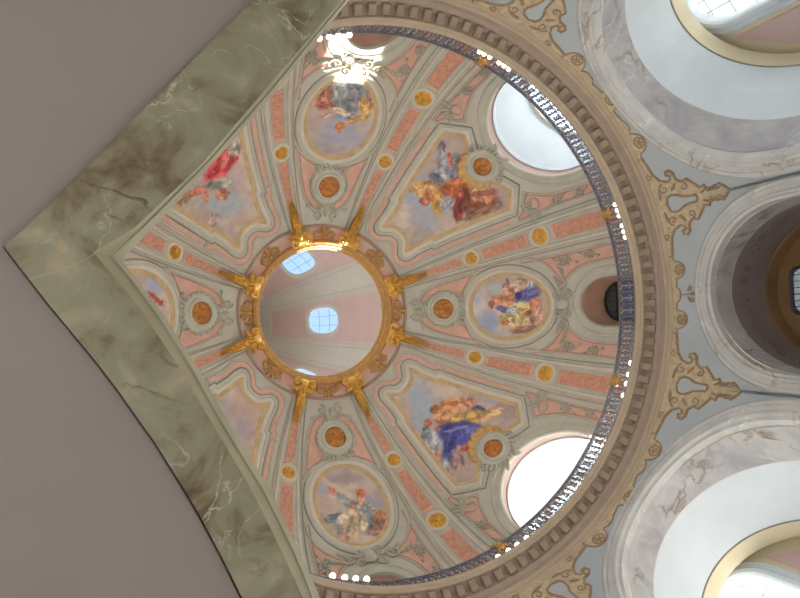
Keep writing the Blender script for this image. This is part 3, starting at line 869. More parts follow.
# ------------------------------------------------------------------ portrait medallions
def medallion(c):
    big = c in ANGS
    th = 31.5 if big else 57.4
    mr = .47 if big else .52
    lab = 'round orange-gold relief medallion with %s ' % ('a gilt shell' if big else 'a grey leaf wreath') + ('at the foot of the ' if big else 'above the ') + FNAME[c]
    root = thing('relief_medallion', lab, 'medallion', 'orange gold medallions')
    v0 = th * K
    ra = rad_at(th)
    fn = lambda u, v, h: P(c + D(u / ra), v / K, h)
    mb = MB()
    rows = []
    for q, h in ((.02, .24), (.4, .23), (.75, .2), (.95, .15), (1, .1)):
        rows.append([fn(mr * q * cos(2 * pi * j / 32), v0 + mr * q * sin(2 * pi * j / 32), h) for j in range(32)])
    mb.grid(rows, close_u=True)
    mb.build('relief_disc', M['bronze'], root, smooth=True)
    mb = MB()
    # simple relief: a seated lump of figures
    rn = random.Random(c)
    for k in range(9):
        a = rn.random() * 6.28; q = mr * .6 * rn.random()
        leaf(mb, fn, q * cos(a), v0 + q * sin(a), rn.random() * 3, .3, .13, .24, .06)
    build_pieces(mb, 'relief_figures', M['bronze'], root)
    mb = MB()
    sweep(mb, ellipse(0, v0, mr, mr, 32), [(0, .1), (.0, .24), (.06, .28), (.14, .24), (.17, .15), (.30, .14), (.34, .19), (.40, .16), (.42, 0)], fn)
    mb.build('medallion_ring', M['stucco'], root)
    mb = MB()
    if big:
        # leaves on the window side of the ring
        for k in range(13):
            a = -pi * (k + .5) / 13
            leaf(mb, fn, (mr + .48) * cos(a), v0 + (mr + .45) * sin(a), a + .5, .36, .17, .14, .1)
        for sg in (-1, 1):
            spiral(mb, fn, sg * (mr + .55), v0 - .25, .24, 1.2, pi / 2, sg, .06, .15)
            leaf(mb, fn, sg * .35, v0 - mr - .72, -pi / 2 + sg * .7, .5, .22, .16, .1)
        build_pieces(mb, 'leaf_scrolls', M['leaf'], root)
        mb = MB()
        rows = []
        for q in (0, .35, .7, .92, 1.0):
            row = []
            for k in range(57):
                t = k / 56
                a = pi / 2 + (t - .5) * 2.7
                lobe = abs(sin(pi * 7 * t))
                r_ = mr + .30 + q * (.50 + .12 * lobe - .25 * (2 * t - 1) ** 2)
                row.append(fn(r_ * cos(a), v0 + r_ * sin(a), (.10 + .10 * lobe * (.3 + q)) if q < 1 else .03))
            rows.append(row)
        mb.grid(rows)
        mb.build('gilt_shell', M['shell_gilt'], root, smooth=True)
    else:
        for k in range(20):
            a = 2 * pi * k / 20
            leaf(mb, fn, (mr + .38) * cos(a), v0 + (mr + .38) * sin(a), a + 1.2, .34, .15, .15, .1)
        for sg in (-1, 1):
            spiral(mb, fn, sg * .42, v0 + mr + .52, .2, 1.3, 0, sg, .05, .12)
            spiral(mb, fn, sg * .55, v0 - mr - .38, .22, 1.2, 0, -sg, .05, .12)
            for k in range(4):
                leaf(mb, fn, sg * (.12 + .16 * k), v0 - mr - .52 + .03 * k, -pi / 2 + sg * .6, .34, .13, .13, .09)
        build_pieces(mb, 'leaf_wreath', M['leaf'], root)
    return root
for c in OVALS + ANGS: medallion(c)

# ------------------------------------------------------------------ pink stucco panels round the pictures
def edge_line(root, path, fn, mat='stucco', w=.10, closed=True):
    mb = MB()
    sweep(mb, path, [(-w, .02), (-w * .8, .07), (-w * .2, .07), (0, .02)], fn, closed)
    mb.build('panel_edging', M[mat], root)
    mb = MB()
    sweep(mb, path, [(-w - .08, .03), (-w - .075, .045), (-w - .035, .045), (-w - .03, .02)], fn, closed)
    mb.build('panel_line', M['red_line'], root)

def crown_panel(c):
    """pink panel round the medallion between an oval and the gilt ring"""
    root = thing('pink_panel', 'heart-topped pink stucco panel round the medallion above the ' + FNAME[c], 'panel', 'pink panels round the medallions')
    fn = lambda u, v, h: L(c, u, v, h)
    half = [(0, 51.9), (3, 51.8), (6.5, 51.0), (9.5, 49.6), (12.0, 47.8), (13.9, 45.2), (13.9, 50), (13.6, 54), (13.0, 58), (12.2, 60.6), (10.2, 62.6), (7, 64.0), (4.2, 64.2), (2.0, 63.2), (0, 61.9)]
    path = dense(mirror([uv(a, t) for a, t in half]), .12)
    mb = MB()
    fill(mb, path, fn, .22, .02)
    mb.build('panel_ground', M['pink'], root)
    edge_line(root, path, fn)
    mb = MB()
    for sg in (-1, 1):
        u, v = uv(5.2 * sg, 64.9)
        spiral(mb, fn, u, v, .25, 1.2, pi / 2, sg, .05, .07)
        u, v = uv(9.8 * sg, 62.3)
        spiral(mb, fn, u, v, .16, 1.2, 0, sg, .04, .07)
        for k in range(5):
            u, v = uv(sg * (12.8 - .1 * k), 49.5 + k * 2)
            leaf(mb, fn, u, v, pi / 2 + .3 * sg, .26, .08, .06, .04)
    u, v = uv(0, 64.2)
    leaf(mb, fn, u, v, pi / 2, .45, .2, .1, .08)
    build_pieces(mb, 'crest_scrolls', M['leaf'], root)
for c in OVALS: crown_panel(c)

def spandrel(c, sg):
    big = c in ANGS
    other = (c + (45 if sg > 0 else -45) + 180) % 360 - 180
    other = 180 if other == -180 else other
    wname = 'glaring white' if c == 45 else 'pale blue' if c == -45 else 'dark round' if c == 0 else 'brown edged'
    root = thing('stucco_spandrel', 'pink spandrel with grey leaves under the %s on its %s side' % (FNAME[c], FNAME[other]), 'spandrel', 'pink spandrels beside the dome windows')
    fn = lambda u, v, h: L(c, sg * u, v, h)
    if big:
        half = [(20.1, 4), (20.1, 31.5), (17.9, 31.5), (17.2, 29.7), (12.9, 27.2), (12.0, 26.5), (13.6, 24.4), (15.0, 21.4), (16.0, 18), (16.4, 12), (16.4, 4)]
    else:
        half = [(9.3, 4), (14.1, 4), (14.1, 35), (13.4, 31.6), (12.0, 28.9), (9.8, 26.7), (7.0, 25.1), (4.2, 24.3), (5.4, 22.9), (7.2, 21.1), (8.6, 18.5), (9.3, 15), (9.5, 10)]
    path = dense([uv(a, t) for a, t in half], .12)
    mb = MB()
    fill(mb, path, fn, .22, .02)
    mb.build('panel_ground', M['pink'], root)
    edge_line(root, path, fn, w=.09)
    mb = MB()
    if big:
        u, v = uv(16.9, 25.5)
        spiral(mb, fn, u - .1, v, .55, 1.3, pi, -1, .07, .08)
        for k in range(6):
            a = 1.9 - k * .42
            leaf(mb, fn, u - .05 + .48 * cos(a), v + .42 * sin(a), a, .62, .17, .09, .08)
        spots = ((18.0, 18.8, .27), (18.2, 11.6, .22))
    else:
        u, v = uv(5.8, 24.5)
        spiral(mb, fn, u, v - .1, .3, 1.2, pi, 1, .06, .09)
        for k in range(4):
            leaf(mb, fn, u + .25 + .2 * k, v - .2 + .02 * k, .5 * k, .42, .16, .09, .08)
        spots = ((11.5, 22.0, .30), (11.9, 14.6, .25))
    for i, (a, t, s) in enumerate(spots):
        u, v = uv(a, t)
        bunch(mb, fn, u, v, s, i + c)
    build_pieces(mb, 'leaf_swag', M['leaf'], root)
for c in WINS[:5]:
    for sg in (-1, 1): spandrel(c, sg)

# keystone cartouches over the small round windows
for c in (0, 90, -90):
    root = thing('stucco_keystone', 'grey scrolled stucco keystone between the window and the ' + FNAME[c], 'keystone', 'stucco keystones over the small windows')
    fn = lambda u, v, h, c=c: L(c, u, v, h)
    mb = MB()
    v0 = 24.0 * K
    mb.ell(fn(0, v0, .16), (fn(.28, v0, .16) - fn(0, v0, .16), fn(0, v0 + .36, .16) - fn(0, v0, .16), fn(0, v0, .3) - fn(0, v0, .16)), 12, 6)
    mb.build('boss', M['stucco'], root, smooth=True)
    mb = MB()
    for sg in (-1, 1):
        spiral(mb, fn, sg * .42, v0 + .3, .22, 1.3, pi, sg, .06, .14)
        spiral(mb, fn, sg * .45, v0 - .28, .24, 1.3, pi, -sg, .06, .14)
        for k in range(5):
            leaf(mb, fn, sg * (.55 + .18 * k), v0 + .05 + .06 * k, sg * .6, .34, .16, .12, .1)
    build_pieces(mb, 'scrolls', M['stucco'], root)

# ------------------------------------------------------------------ gilt ring round the opening
def lathe(mb, prof, n=180, a0=0., a1=360., off=AZ0):
    full = abs(a1 - a0 - 360) < 1e-6
    rows = []
    for r, z in prof:
        rows.append([(r * cos(R(a0 + off + (a1 - a0) * j / n)), r * sin(R(a0 + off + (a1 - a0) * j / n)), z) for j in range(n if full else n + 1)])
    mb.grid(rows, close_u=full)
    return mb

def oculus():
    root = thing('gilt_ring', 'large round gilt moulded ring framing the opening at the top of the dome', 'ring')
    mb = lathe(MB(), [(4.24, 29.98), (4.0, 30.03), (3.5, 30.10)])
    mb.build('pink_collar', M['pink'], root)
    mb = lathe(MB(), [(4.34, 29.90), (4.34, 29.84), (4.28, 29.80), (4.22, 29.84), (4.20, 30.0)])
    mb.build('collar_moulding', M['red_line'], root)
    mb = lathe(MB(), [(3.60, 30.12), (3.60, 29.99), (3.55, 29.93), (3.47, 29.90), (3.42, 29.93), (3.41, 29.99), (3.37, 30.0), (3.35, 30.06), (3.30, 30.06)])
    mb.build('lower_moulding', M['gold_matt'], root, smooth=False)
    mb = lathe(MB(), [(3.30, 30.06), (3.28, 30.12), (3.28, 30.34)])
    mb.build('frieze', M['gold_matt'], root)
    mb = lathe(MB(), [(3.28, 30.34), (3.22, 30.36), (3.19, 30.42), (3.19, 30.5), (3.24, 30.56), (3.6, 30.6), (6.0, 30.2)])
    mb.build('upper_moulding', M['gold_matt'], root)
    mb = MB()
    for k in range(120):
        a = 2 * pi * k / 120
        mb.ell((3.28 * cos(a), 3.28 * sin(a), 30.22), ((.05 * cos(a), .05 * sin(a), 0), (-.06 * sin(a), .06 * cos(a), 0), (0, 0, .09)), 6, 4)
    tag(mb.build('bead_band', M['gold_matt'], root, smooth=True), kind='stuff')
oculus()

def ring_ornament(c):
    lab = 'gilt leaf trefoil on the pink collar facing the ' + FNAME[c]
    root = thing('gilt_ornament', lab, 'ornament', 'gilt trefoils on the pink collar')
    fn = lambda u, v, h: L(c, u, v, h)
    v0 = 70.0 * K
    mb = MB()
    for sg in (-1, 1):
        spiral(mb, fn, sg * .30, v0 + .05, .22, 1.3, pi / 2, -sg, .06, .12)
        leaf(mb, fn, sg * .45, v0 - .12, sg * .6, .42, .16, .12, .07)
        leaf(mb, fn, sg * .16, v0 - .22, -pi / 2 + sg * .5, .36, .16, .12, .07)
    build_pieces(mb, 'scrolls', M['gold_matt'], root)
    mb = MB()
    leaf(mb, fn, 0, v0 - .25, -pi / 2, .52, .22, .13, .1)
    leaf(mb, fn, 0, v0 + .12, pi / 2, .34, .3, .13, .1)
    mb.build('middle_leaf', M['gold_matt'], root, smooth=True)
for c in OVALS + ANGS: ring_ornament(c)

def bracket(az):
    root = thing('gilt_bracket', 'gilt acanthus bracket ending the rib ' + between(az), 'bracket', 'gilt brackets round the ring')
    def fn(u, v, h): return P(az + D(u / rad_at(v / K)), v / K, h * 1.6)
    # tapering console body
    mb = MB()
    rows = []
    for th, w, d in ((60.6, .05, .10), (62, .10, .16), (64.5, .15, .22), (66.5, .19, .28), (67.6, .22, .34), (68.4, .26, .40), (70.6, .30, .44), (71.6, .30, .30)):
        v = th * K
        rows.append([fn(u, v, h) for u, h in ((-w, .03), (-w, d * .7), (-w * .6, d), (0, d * 1.08), (w * .6, d), (w, d * .7), (w, .03))])
    mb.grid(rows)
    mb.build('console', M['gold'], root)
    # overlapping leaves down the tail
    mb = MB()
    for i in range(8):
        th = 66.6 - i * .82
        s = 1 - i * .085
        for sg in (-1, 0, 1):
            leaf(mb, fn, sg * .13 * s, (th + (0 if sg else -.4)) * K, -pi / 2 + sg * .5, .34 * s, .17 * s, .16 + .14 * s, .09)
    build_pieces(mb, 'tail_leaves', M['gold'], root)
    # big head leaves
    mb = MB()
    for i in range(3):
        for sg in (-1, 1):
            leaf(mb, fn, sg * (.16 + .12 * i), (68.9 - .1 * i) * K, -pi / 2 + sg * (.25 + .35 * i), .50, .2, .40 - .05 * i, .12)
    leaf(mb, fn, 0, 68.7 * K, -pi / 2, .6, .24, .46, .14)
    build_pieces(mb, 'head_leaves', M['gold'], root)
    for sg in (-1, 1):
        mb = MB()
        spiral(mb, fn, sg * .34, 70.6 * K, .2, 1.6, -pi / 2, sg, .075, .36)
        mb.ell(fn(sg * .34, 70.6 * K, .40), ((.08, 0, 0), (0, .08, 0), (0, 0, .08)), 8, 5)
        mb.build('volute', M['gold'], root, smooth=True)
for a in RIBS:
    bracket(a)

# ------------------------------------------------------------------ cornice under the dome
def cornice():
    root = thing('trim_2', None, None, kind='structure')
    def part(name, prof, mat):
        lathe(MB(), prof, 240).build(name, M[mat], root)
    part('lower_moulding', [(10.16, 17.70), (10.10, 17.74), (10.02, 17.78), (9.99, 17.84), (10.0, 17.92), (9.93, 17.95), (9.90, 18.0)], 'cornice_light')
    part('fascia', [(9.90, 18.0), (9.86, 18.02), (9.86, 18.14), (9.80, 18.17), (9.74, 18.22), (9.72, 18.28), (9.74, 18.34)], 'cornice')
    part('modillion_bed', [(9.74, 18.34), (9.70, 18.50), (9.40, 18.58)], 'cornice')
    part('drip_edge', [(9.40, 18.58), (9.36, 18.54), (9.32, 18.54), (9.30, 18.60), (9.30, 18.70), (9.26, 18.73), (9.21, 18.80)], 'cornice_light')
    part('crown_moulding', [(9.21, 18.80), (9.215, 18.84), (9.25, 18.90), (9.30, 18.95), (9.38, 18.98), (9.5, 19.0), (10.3, 19.05), (11.35, 19.1)], 'cornice')
    # modillion blocks, one shape turned round the ring
    mb = MB()
    rows = []
    for r, z0, z1 in ((9.70, 18.26, 18.52), (9.62, 18.24, 18.54), (9.48, 18.36, 18.56), (9.40, 18.42, 18.58)):
        rows.append([(r, -.13, z1), (r, -.13, z0 + .03), (r, -.10, z0), (r, .10, z0), (r, .13, z0 + .03), (r, .13, z1)])
    mb.grid(rows)
    mb.poly(rows[-1])
    n = 0
    first = None
    for k in range(120):
        a = 3 * k + 1.5
        d = (a + 180) % 360 - 180
        if abs(d) > 147: continue
        if first is None:
            first = mb.build('modillion', M['modillion'], root); o = first
        else:
            o = first.copy(); COL.objects.link(o); o.parent = root
        o.rotation_euler = (0, 0, R(a + AZ0))
cornice()

# ------------------------------------------------------------------ railing on the cornice
RR = 9.50
RAIL0, RAIL1 = 19.08, 19.98
def railing():
    root = thing('gallery_railing', 'ring of blue iron filigree railing with gilt scrolls standing on the brown cornice', 'railing')
    lathe(MB(), [(RR - .05, RAIL1 - .05), (RR - .05, RAIL1), (RR + .07, RAIL1), (RR + .07, RAIL1 - .05), (RR - .05, RAIL1 - .05)], 240).build('handrail', M['panel_blue'], root)
    lathe(MB(), [(RR - .03, RAIL0 + .05), (RR - .03, RAIL0 + .10), (RR + .03, RAIL0 + .10), (RR + .03, RAIL0 + .05), (RR - .03, RAIL0 + .05)], 240).build('bottom_rail', M['iron'], root)
    st = 3.0
    half = R(st / 2) * RR
    h0, h1 = RAIL0 + .10, RAIL1 - .05
    def pt(u, v, d=0.): return Vector(((RR - d) * cos(u / RR), (RR - d) * sin(u / RR), h0 + (h1 - h0) * v))
    mb = MB()
    t = .013
    def bar(pts, r=t): mb.tube(pts, r, 4)
    bar([pt(-half, 0), pt(-half, 1)], .028)
    for sg in (-1, 1):
        # crossing ogee bars, lobes and a small ring make the lattice
        bar([pt(sg * half * q, v) for q, v in ((.98, .02), (.55, .18), (.30, .38), (0, .5), (-.30, .62), (-.55, .82), (-.98, .98))])
        bar([pt(sg * half * (.55 + .40 * cos(a)), .5 + .40 * sin(a)) for a in [2 * pi * k / 10 for k in range(11)]], .016)
        bar([pt(sg * half * q, v) for q, v in ((0, .03), (.30, .12), (.42, .28), (.2, .36), (.1, .26))])
        bar([pt(sg * half * q, v) for q, v in ((0, .97), (.30, .88), (.42, .72), (.2, .64), (.1, .74))])
        bar([pt(sg * half * q, v) for q, v in ((.98, .5), (.72, .56), (.6, .5), (.72, .44), (.98, .5))], .02)
        bar([pt(sg * half * q, v) for q, v in ((.95, .12), (.75, .30), (.95, .36))])
        bar([pt(sg * half * q, v) for q, v in ((.95, .88), (.75, .70), (.95, .64))])
    bar([pt(half * .34 * cos(a), .5 + .17 * sin(a)) for a in [2 * pi * k / 10 for k in range(11)]], .02)
    bar([pt(0, 0), pt(0, .33)], .016)
    bar([pt(0, 1), pt(0, .67)], .016)
    p_mb = mb
    mb = MB()
    for v in (.16, .82):
        mb.tube([pt(0, v - (.14 if v < .5 else .70), .02), pt(0, v, .02)], .022, 4)
        for sg in (-1, 1):
            mb.tube([pt(0, v, .02), pt(sg * half * .3, v + .06, .02), pt(sg * half * .52, v + .16, .02)], .020, 4)
    g_mb = mb
    e_mb = MB()
    for v in (.27, .73):
        for sg in (-1, 1):
            for up in (-1, 1):
                c_ = pt(sg * half * .32, v + up * .09)
                e_mb.ell(c_, (pt(sg * half * .60, v + up * .15) - c_, pt(sg * half * .40, v + up * .0) - c_, pt(sg * half * .32, v + up * .09, .02) - c_), 8, 4)
    for sg in (-1, 1):
        c_ = pt(sg * half * .78, .5)
        e_mb.ell(c_, (pt(sg * half * .98, .5) - c_, pt(sg * half * .78, .78) - c_, pt(sg * half * .78, .5, .02) - c_), 8, 4)
    first = gil = gil2 = ena = None
    for k in range(120):
        a = st * k
        d = (a + 180) % 360 - 180
        if abs(d) > 147: continue
        if first is None:
            first = o = p_mb.build('filigree_panel', M['iron'], root)
            gil = g_mb.build('gilt_scroll', M['gilt_yellow'], o)
            ena = e_mb.build('enamel_flower', M['enamel'], o)
            tag(o, 'deep blue and yellow filigree panel in front of the dark window')
        else:
            o = first.copy(); COL.objects.link(o); o.parent = root
            if 'label' in o: del o['label']
            if abs(d) < 6:
                g = gil.copy(); COL.objects.link(g); g.parent = o
                g = ena.copy(); COL.objects.link(g); g.parent = o
                tag(o, 'deep blue and yellow filigree panel in front of the dark window')
            elif gil2 is None:
                gil2 = g_mb.build('iron_scroll', M['gilt_pale'], o)
            else:
                g = gil2.copy(); COL.objects.link(g); g.parent = o
        o.rotation_euler = (0, 0, R(a + AZ0))
    # gilt shields where the ribs meet the railing
    for az in (-70.5, -21.4, 20.4, 70.5):
        mb = MB()
        fr = lambda u, v, h: Vector(((RR - .06 - h) * cos(R(az + AZ0) + u / RR), (RR - .06 - h) * sin(R(az + AZ0) + u / RR), 19.72 + v))
        leaf(mb, fr, 0, 0, pi / 2, .62, .34, .02, .08)
        for sg in (-1, 1):
            spiral(mb, fr, sg * .16, .16, .12, 1.2, 0, sg, .03, .04)
            leaf(mb, fr, sg * .14, -.14, -pi / 2 + sg * .6, .34, .14, .02, .06)
        mb.build('gilt_shield', M['gold_matt'], root, smooth=True)
railing()

# lamps clipped to the outside of the railing
LAMPS = [([-23.56, -22.06, -20.63, -18.15, -16.67, -15.24], 19.09, 'row of six lit bulbs below the rib ' + between(-19.5)),
         ([15.45, 18.31, 20.55, 23.48], 19.05, 'row of four lit bulbs below the rib ' + between(19.5)),
         ([-73.55, -72.35, -70.83, -68.24, -66.93, -65.56], 19.2, 'row of six lit bulbs below the rib ' + between(-70.5)),
         ([72.84, 70.07, 67.66, 64.98], 19.13, 'row of four lit bulbs below the rib ' + between(70.5)),
         ([108.4, 105.8, 103.4, 101.0], 20.0, 'row of four lit bulbs above the railing beneath the raised-arm oval'),
         ([-109.4, -107.2, -105.1, -102.6], 19.98, 'row of four lit bulbs by the marble border and the white patch of sunlight')]
def lamp_bar(azs, z, lab):
    root = thing('lamp_bar', lab, 'lamp', 'rows of bulbs on the railing')
    rl = 9.42
    def q(a, r, zz): return Vector((r * cos(R(a)), r * sin(R(a)), zz))
    lo, hi = min(azs), max(azs)
    mb = MB()
    mb.tube([q(lo + (hi - lo) * k / 10, rl + .1, z - .12 if z < 19.6 else z - .10) for k in range(11)], .035, 6)
    for e in (lo + .4, hi - .4):
        mb.tube([q(e, rl + .1, z - .1), q(e, RR - .02, max(z - .05, 19.2))], .02, 5)
    mb.build('bar', M['dark_iron'], root)
    for a in azs:
        mb = MB()
        mb.tube([q(a, rl + .12, z - .1), q(a, rl + .03, z - .03)], .06, 8)
        s = mb.build('socket', M['dark_iron'], root)
        mb = MB()
        b_ = .105 if len(azs) == 4 else .09
        mb.ell(q(a, rl - .01, z), ((b_, 0, 0), (0, b_, 0), (0, 0, b_)), 12, 8)
        mb.build('bulb', M['bulb'], s, smooth=True)
for l in LAMPS: lamp_bar(*l)

# ------------------------------------------------------------------ drum wall with its arches
ZT = 17.80
def rw(z): return min(10.5, 10.08 + max(0, ZT - z) * .10)
# arch: axis azimuth -> (half width, crown, springing) of the outer edge of its moulding
ARCH = {}
for k in range(8):
    c = 45 * k if k <= 4 else 45 * k - 360
    ARCH[c] = (3.38, 16.80, 13.2) if k % 2 == 0 else (4.45, 17.42, 12.9)
def arch_z(c, w, shrink=0.):
    a, zc, zs = ARCH[c]
    a -= shrink; zc -= shrink
    if abs(w) >= a: return -1.6
    return zs + (zc - zs) * sqrt(1 - (w / a) ** 2)
def W(s_az, z, off=0.):
    a = R(s_az + AZ0); r = rw(z) - off
    return Vector((r * cos(a), r * sin(a), z))
def drum():
    mb = MB(); n = 1440; rows = []
    cols = []
    for j in range(n + 1):
        az = -180 + 360 * j / n
        zb = -1.6
        for c in ARCH:
            d = (az - c + 180) % 360 - 180
            if abs(d) < 40:
                zb = max(zb, arch_z(c, 10.3 * sin(R(d))))
        cols.append([W(az, ZT + (zb - ZT) * (i / 12) ** 1.2) for i in range(13)])
    mb.grid(cols)
    struct('wall_drum', mb, M['wall'])
drum()

def arch_path(a, zc, zs, bottom=-1.6, n=40):
    o = [(-a, bottom), (-a, (bottom + zs) / 2), (-a, zs - .4)]
    for k in range(n + 1):
        t = pi - pi * k / n
        o.append((a * cos(t), zs + (zc - zs) * sin(t)))
    o += [(a, zs - .4), (a, (bottom + zs) / 2), (a, bottom)]
    return o

def bay(c, lab):
    a, zc, zs = ARCH[c]
    nrm, tan = frame_at(c)
    big = c != 0
    def B(w, z, d): return nrm * d + tan * w + Vector((0, 0, z))
    def front(w, z): 
        r = rw(max(z, 12))
        return sqrt(max(1, r * r - w * w))
    root = thing('gallery_arch', lab, 'arch', 'tall arches under the dome')
    # moulded archivolt
    prof = [(0, .03), (0, -.07), (.05, -.10), (.14, -.10), (.155, -.055), (.33, -.055), (.35, -.13), (.40, -.15), (.45, -.13), (.47, -.03), (.56, .0), (.56, .3)]
    mb = MB(); rows = []
    for s, d in prof:
        rows.append([B(w, z, front(w, z) + d) for w, z in arch_path(a - s, zc - s, zs)])
    mb.grid(rows)
    mb.build('archivolt', M['pale_marble'], root)
    mb = MB(); rows = []
    for s, d in ((-.015, .0), (-.015, -.06), (.02, -.08), (.035, -.05)):
        rows.append([B(w, z, front(w, z) + d) for w, z in arch_path(a - s, zc - s, zs)])
    mb.grid(rows)
    mb.build('archivolt_edge', M['dark_line'], root)
    i = .56
    if big:
        secs = [('marble_soffit', 'grey_marble', [(None, a - i, zc - i), (11.72, a - i - .02, zc - i)]),
                ('soffit_edge', 'pale_marble', [(11.72, a - i - .02, zc - i), (11.75, a - i - .02, zc - i), (11.76, a - i + .05, zc - i + .06)]),
                ('white_vault', 'white', [(11.76, a - i + .05, zc - i + .06), (13.0, a - i - .25, zc - i), (14.3, 3.50, 16.78)]),
                ('vault_edge', 'dark_line', [(14.3, 3.50, 16.78), (14.33, 3.45, 16.73)]),
                ('beige_arch', 'beige', [(14.33, 3.45, 16.73), (15.0, 3.42, 16.70), (15.02, 3.6, 17.0), (15.4, 3.6, 17.1)])]
    else:
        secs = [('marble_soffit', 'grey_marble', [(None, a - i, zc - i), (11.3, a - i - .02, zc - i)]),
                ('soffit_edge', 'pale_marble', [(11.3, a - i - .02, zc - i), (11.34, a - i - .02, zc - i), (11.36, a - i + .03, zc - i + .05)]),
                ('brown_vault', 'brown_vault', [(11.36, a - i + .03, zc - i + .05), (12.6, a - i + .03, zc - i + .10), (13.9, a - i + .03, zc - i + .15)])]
    for name, mat, st in secs:
        mb = MB(); rows = []
        for d, aa, zz in st:
            zs2 = zs - .2
            rows.append([B(w, z, front(w, z) + .28 if d is None else d) for w, z in arch_path(aa, zz, zs2)])
        # thicken into more rows so that the marbling follows
        mb.grid(rows)
        mb.build(name, M[mat], root, smooth=len(st) == 2)
    # end wall
    if big:
        D1 = 15.4
        hw, zw, zsw = 1.0, 16.95, 15.6
        wp = arch_path(hw, zw, zsw, 9, 24)
        ow = arch_path(3.9, 17.3, 13.2, 9, 24)
        mb = MB()
        mb.grid([[B(w, z, D1) for w, z in wp], [B(w, z, D1) for w, z in ow]])
        mb.build('end_wall', M['beige'], root)
        mb = MB()
        rows = []
        for s, d in ((.0, .6), (.0, -.02), (-.06, -.14), (-.20, -.16), (-.30, -.10), (-.34, -.02), (-.46, -.02), (-.50, -.08), (-.56, -.02), (-.56, .05)):
            rows.append([B(w, z, D1 + d) for w, z in arch_path(hw - s, zw - s * .9, zsw, 9, 24)])
        mb.grid(rows)
        mb.build('window_surround', M['white'], root, smooth=False)
        mb = MB()
        mb.poly([B(w, z, D1 + .45) for w, z in wp])
        p = mb.build('window_pane', M['glass'], root)
        mb = MB()
        for w in (-.5, 0, .5): mb.tube([B(w, 9, D1 + .4), B(w, 16.9, D1 + .4)], .03, 4)
        for k in range(10): mb.tube([B(-1, 9.4 + .8 * k, D1 + .4), B(1, 9.4 + .8 * k, D1 + .4)], .03, 4)
        mb.build('glazing_bars', M['white'], p)
        for sg in (-1, 1):
            mb = MB()
            pts = [(sg * 1.72, 16.05), (sg * 1.72, 9), (sg * 3.3, 9), (sg * 3.3, 13.2), (sg * 2.85, 14.5)]
            mb.poly([B(w, z, D1 - .03) for w, z in pts])
            q = mb.build('pink_panel', M['dusky_pink'], root)
            mb = MB()
            mb.tube([B(w, z, D1 - .04) for w, z in pts + pts[:1]], .03, 4)
            mb.build('panel_line', M['pale_pink'], q)
    else:
        D1 = 13.9
        mb = MB()
        ow = arch_path(3.2, 16.55, 13.0, -1.6, 24)
        hw, z0, z1 = .84, 13.3, 15.70
        ip = []
        wp = [(-hw, z0), (-hw, (z0 + z1) / 2), (-hw, z1 - .35)]
        wp += [(-hw + .35 * (1 - cos(t)), z1 - .35 + .35 * sin(t)) for t in (.5, 1.0, 1.5)]
        wp += [(-w, z) for w, z in wp[::-1]]
        n = len(wp)
        on = [(-3.2, -1.6)] + [ow[int(k * (len(ow) - 1) / (n - 1))] for k in range(1, n - 1)] + [(3.2, -1.6)]
        mb.grid([[B(w, z, D1) for w, z in wp], [B(w, z, D1) for w, z in on]])
        mb.poly([B(w, z, D1) for w, z in (wp[0], wp[-1], on[-1], on[0])])
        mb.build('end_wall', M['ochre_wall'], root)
        mb = MB()
        mb.grid([[B(w, z, D1 - .02) for w, z in wp], [B(w * 1.09, z + (.07 if z > 15 else 0), D1 - .06) for w, z in wp], [B(w * 1.10, z + (.08 if z > 15 else 0), D1 + .02) for w, z in wp]])
        mb.grid([[B(w, z, D1 - .02) for w, z in wp], [B(w, z, D1 + .12) for w, z in wp]])
        f = mb.build('window_frame', M['dark_iron'], root)
        mb = MB()
        mb.poly([B(w, z, D1 + .1) for w, z in wp])
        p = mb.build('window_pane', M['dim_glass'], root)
        mb = MB()
        for w in (-.6, -.36, -.12, .12, .36, .6): mb.tube([B(w, z0, D1 + .05), B(w, z1 - .03, D1 + .05)], .022, 4)
        for k in range(4): mb.tube([B(-hw, z0 + .5 * (k + 1), D1 + .05), B(hw, z0 + .5 * (k + 1), D1 + .05)], .028, 4)
        mb.build('window_bars', M['dark_iron'], root)
        # ochre strip arch before the end wall and faint stucco swags on the vault
        mb = MB(); rows = []
        for d, s in ((13.3, .0), (13.3, .07), (13.9, .07)):
            rows.append([B(w, z, d) for w, z in arch_path(a - i + .03 - s, zc - i + .12 - s, zs - .2)])
        mb.grid(rows)
        mb.build('ochre_strip', M['ochre_wall'], root)
        mb = MB()
        for t in (-60, -38, -14, 10, 34, 58):
            def fv(u, v, h, t=t):
                A_ = R(90 - t) + u / 3.2
                aa, hh = a - i + .02 - h, zc - i + .06 - h - (zs - .2)
                return B(aa * cos(A_), zs - .2 + hh * sin(A_), 12.0 + v)
            for sg in (-1, 1):
                spiral(mb, fv, sg * .3, 0, .24, 1.2, pi / 2, sg, .035, .02)
                leaf(mb, fv, sg * .6, .05, sg * .2, .5, .14, .02, .03)
        build_pieces(mb, 'vault_scrolls', M['brown_vault'], root)
    return root
bay(-45, 'marbled arch with a pale blue-white vault beside the pale blue dome window')
bay(0, 'shadowy marbled arch with a brown vault and a small barred window')
bay(45, 'marbled arch with a brightly sunlit white and cream vault')

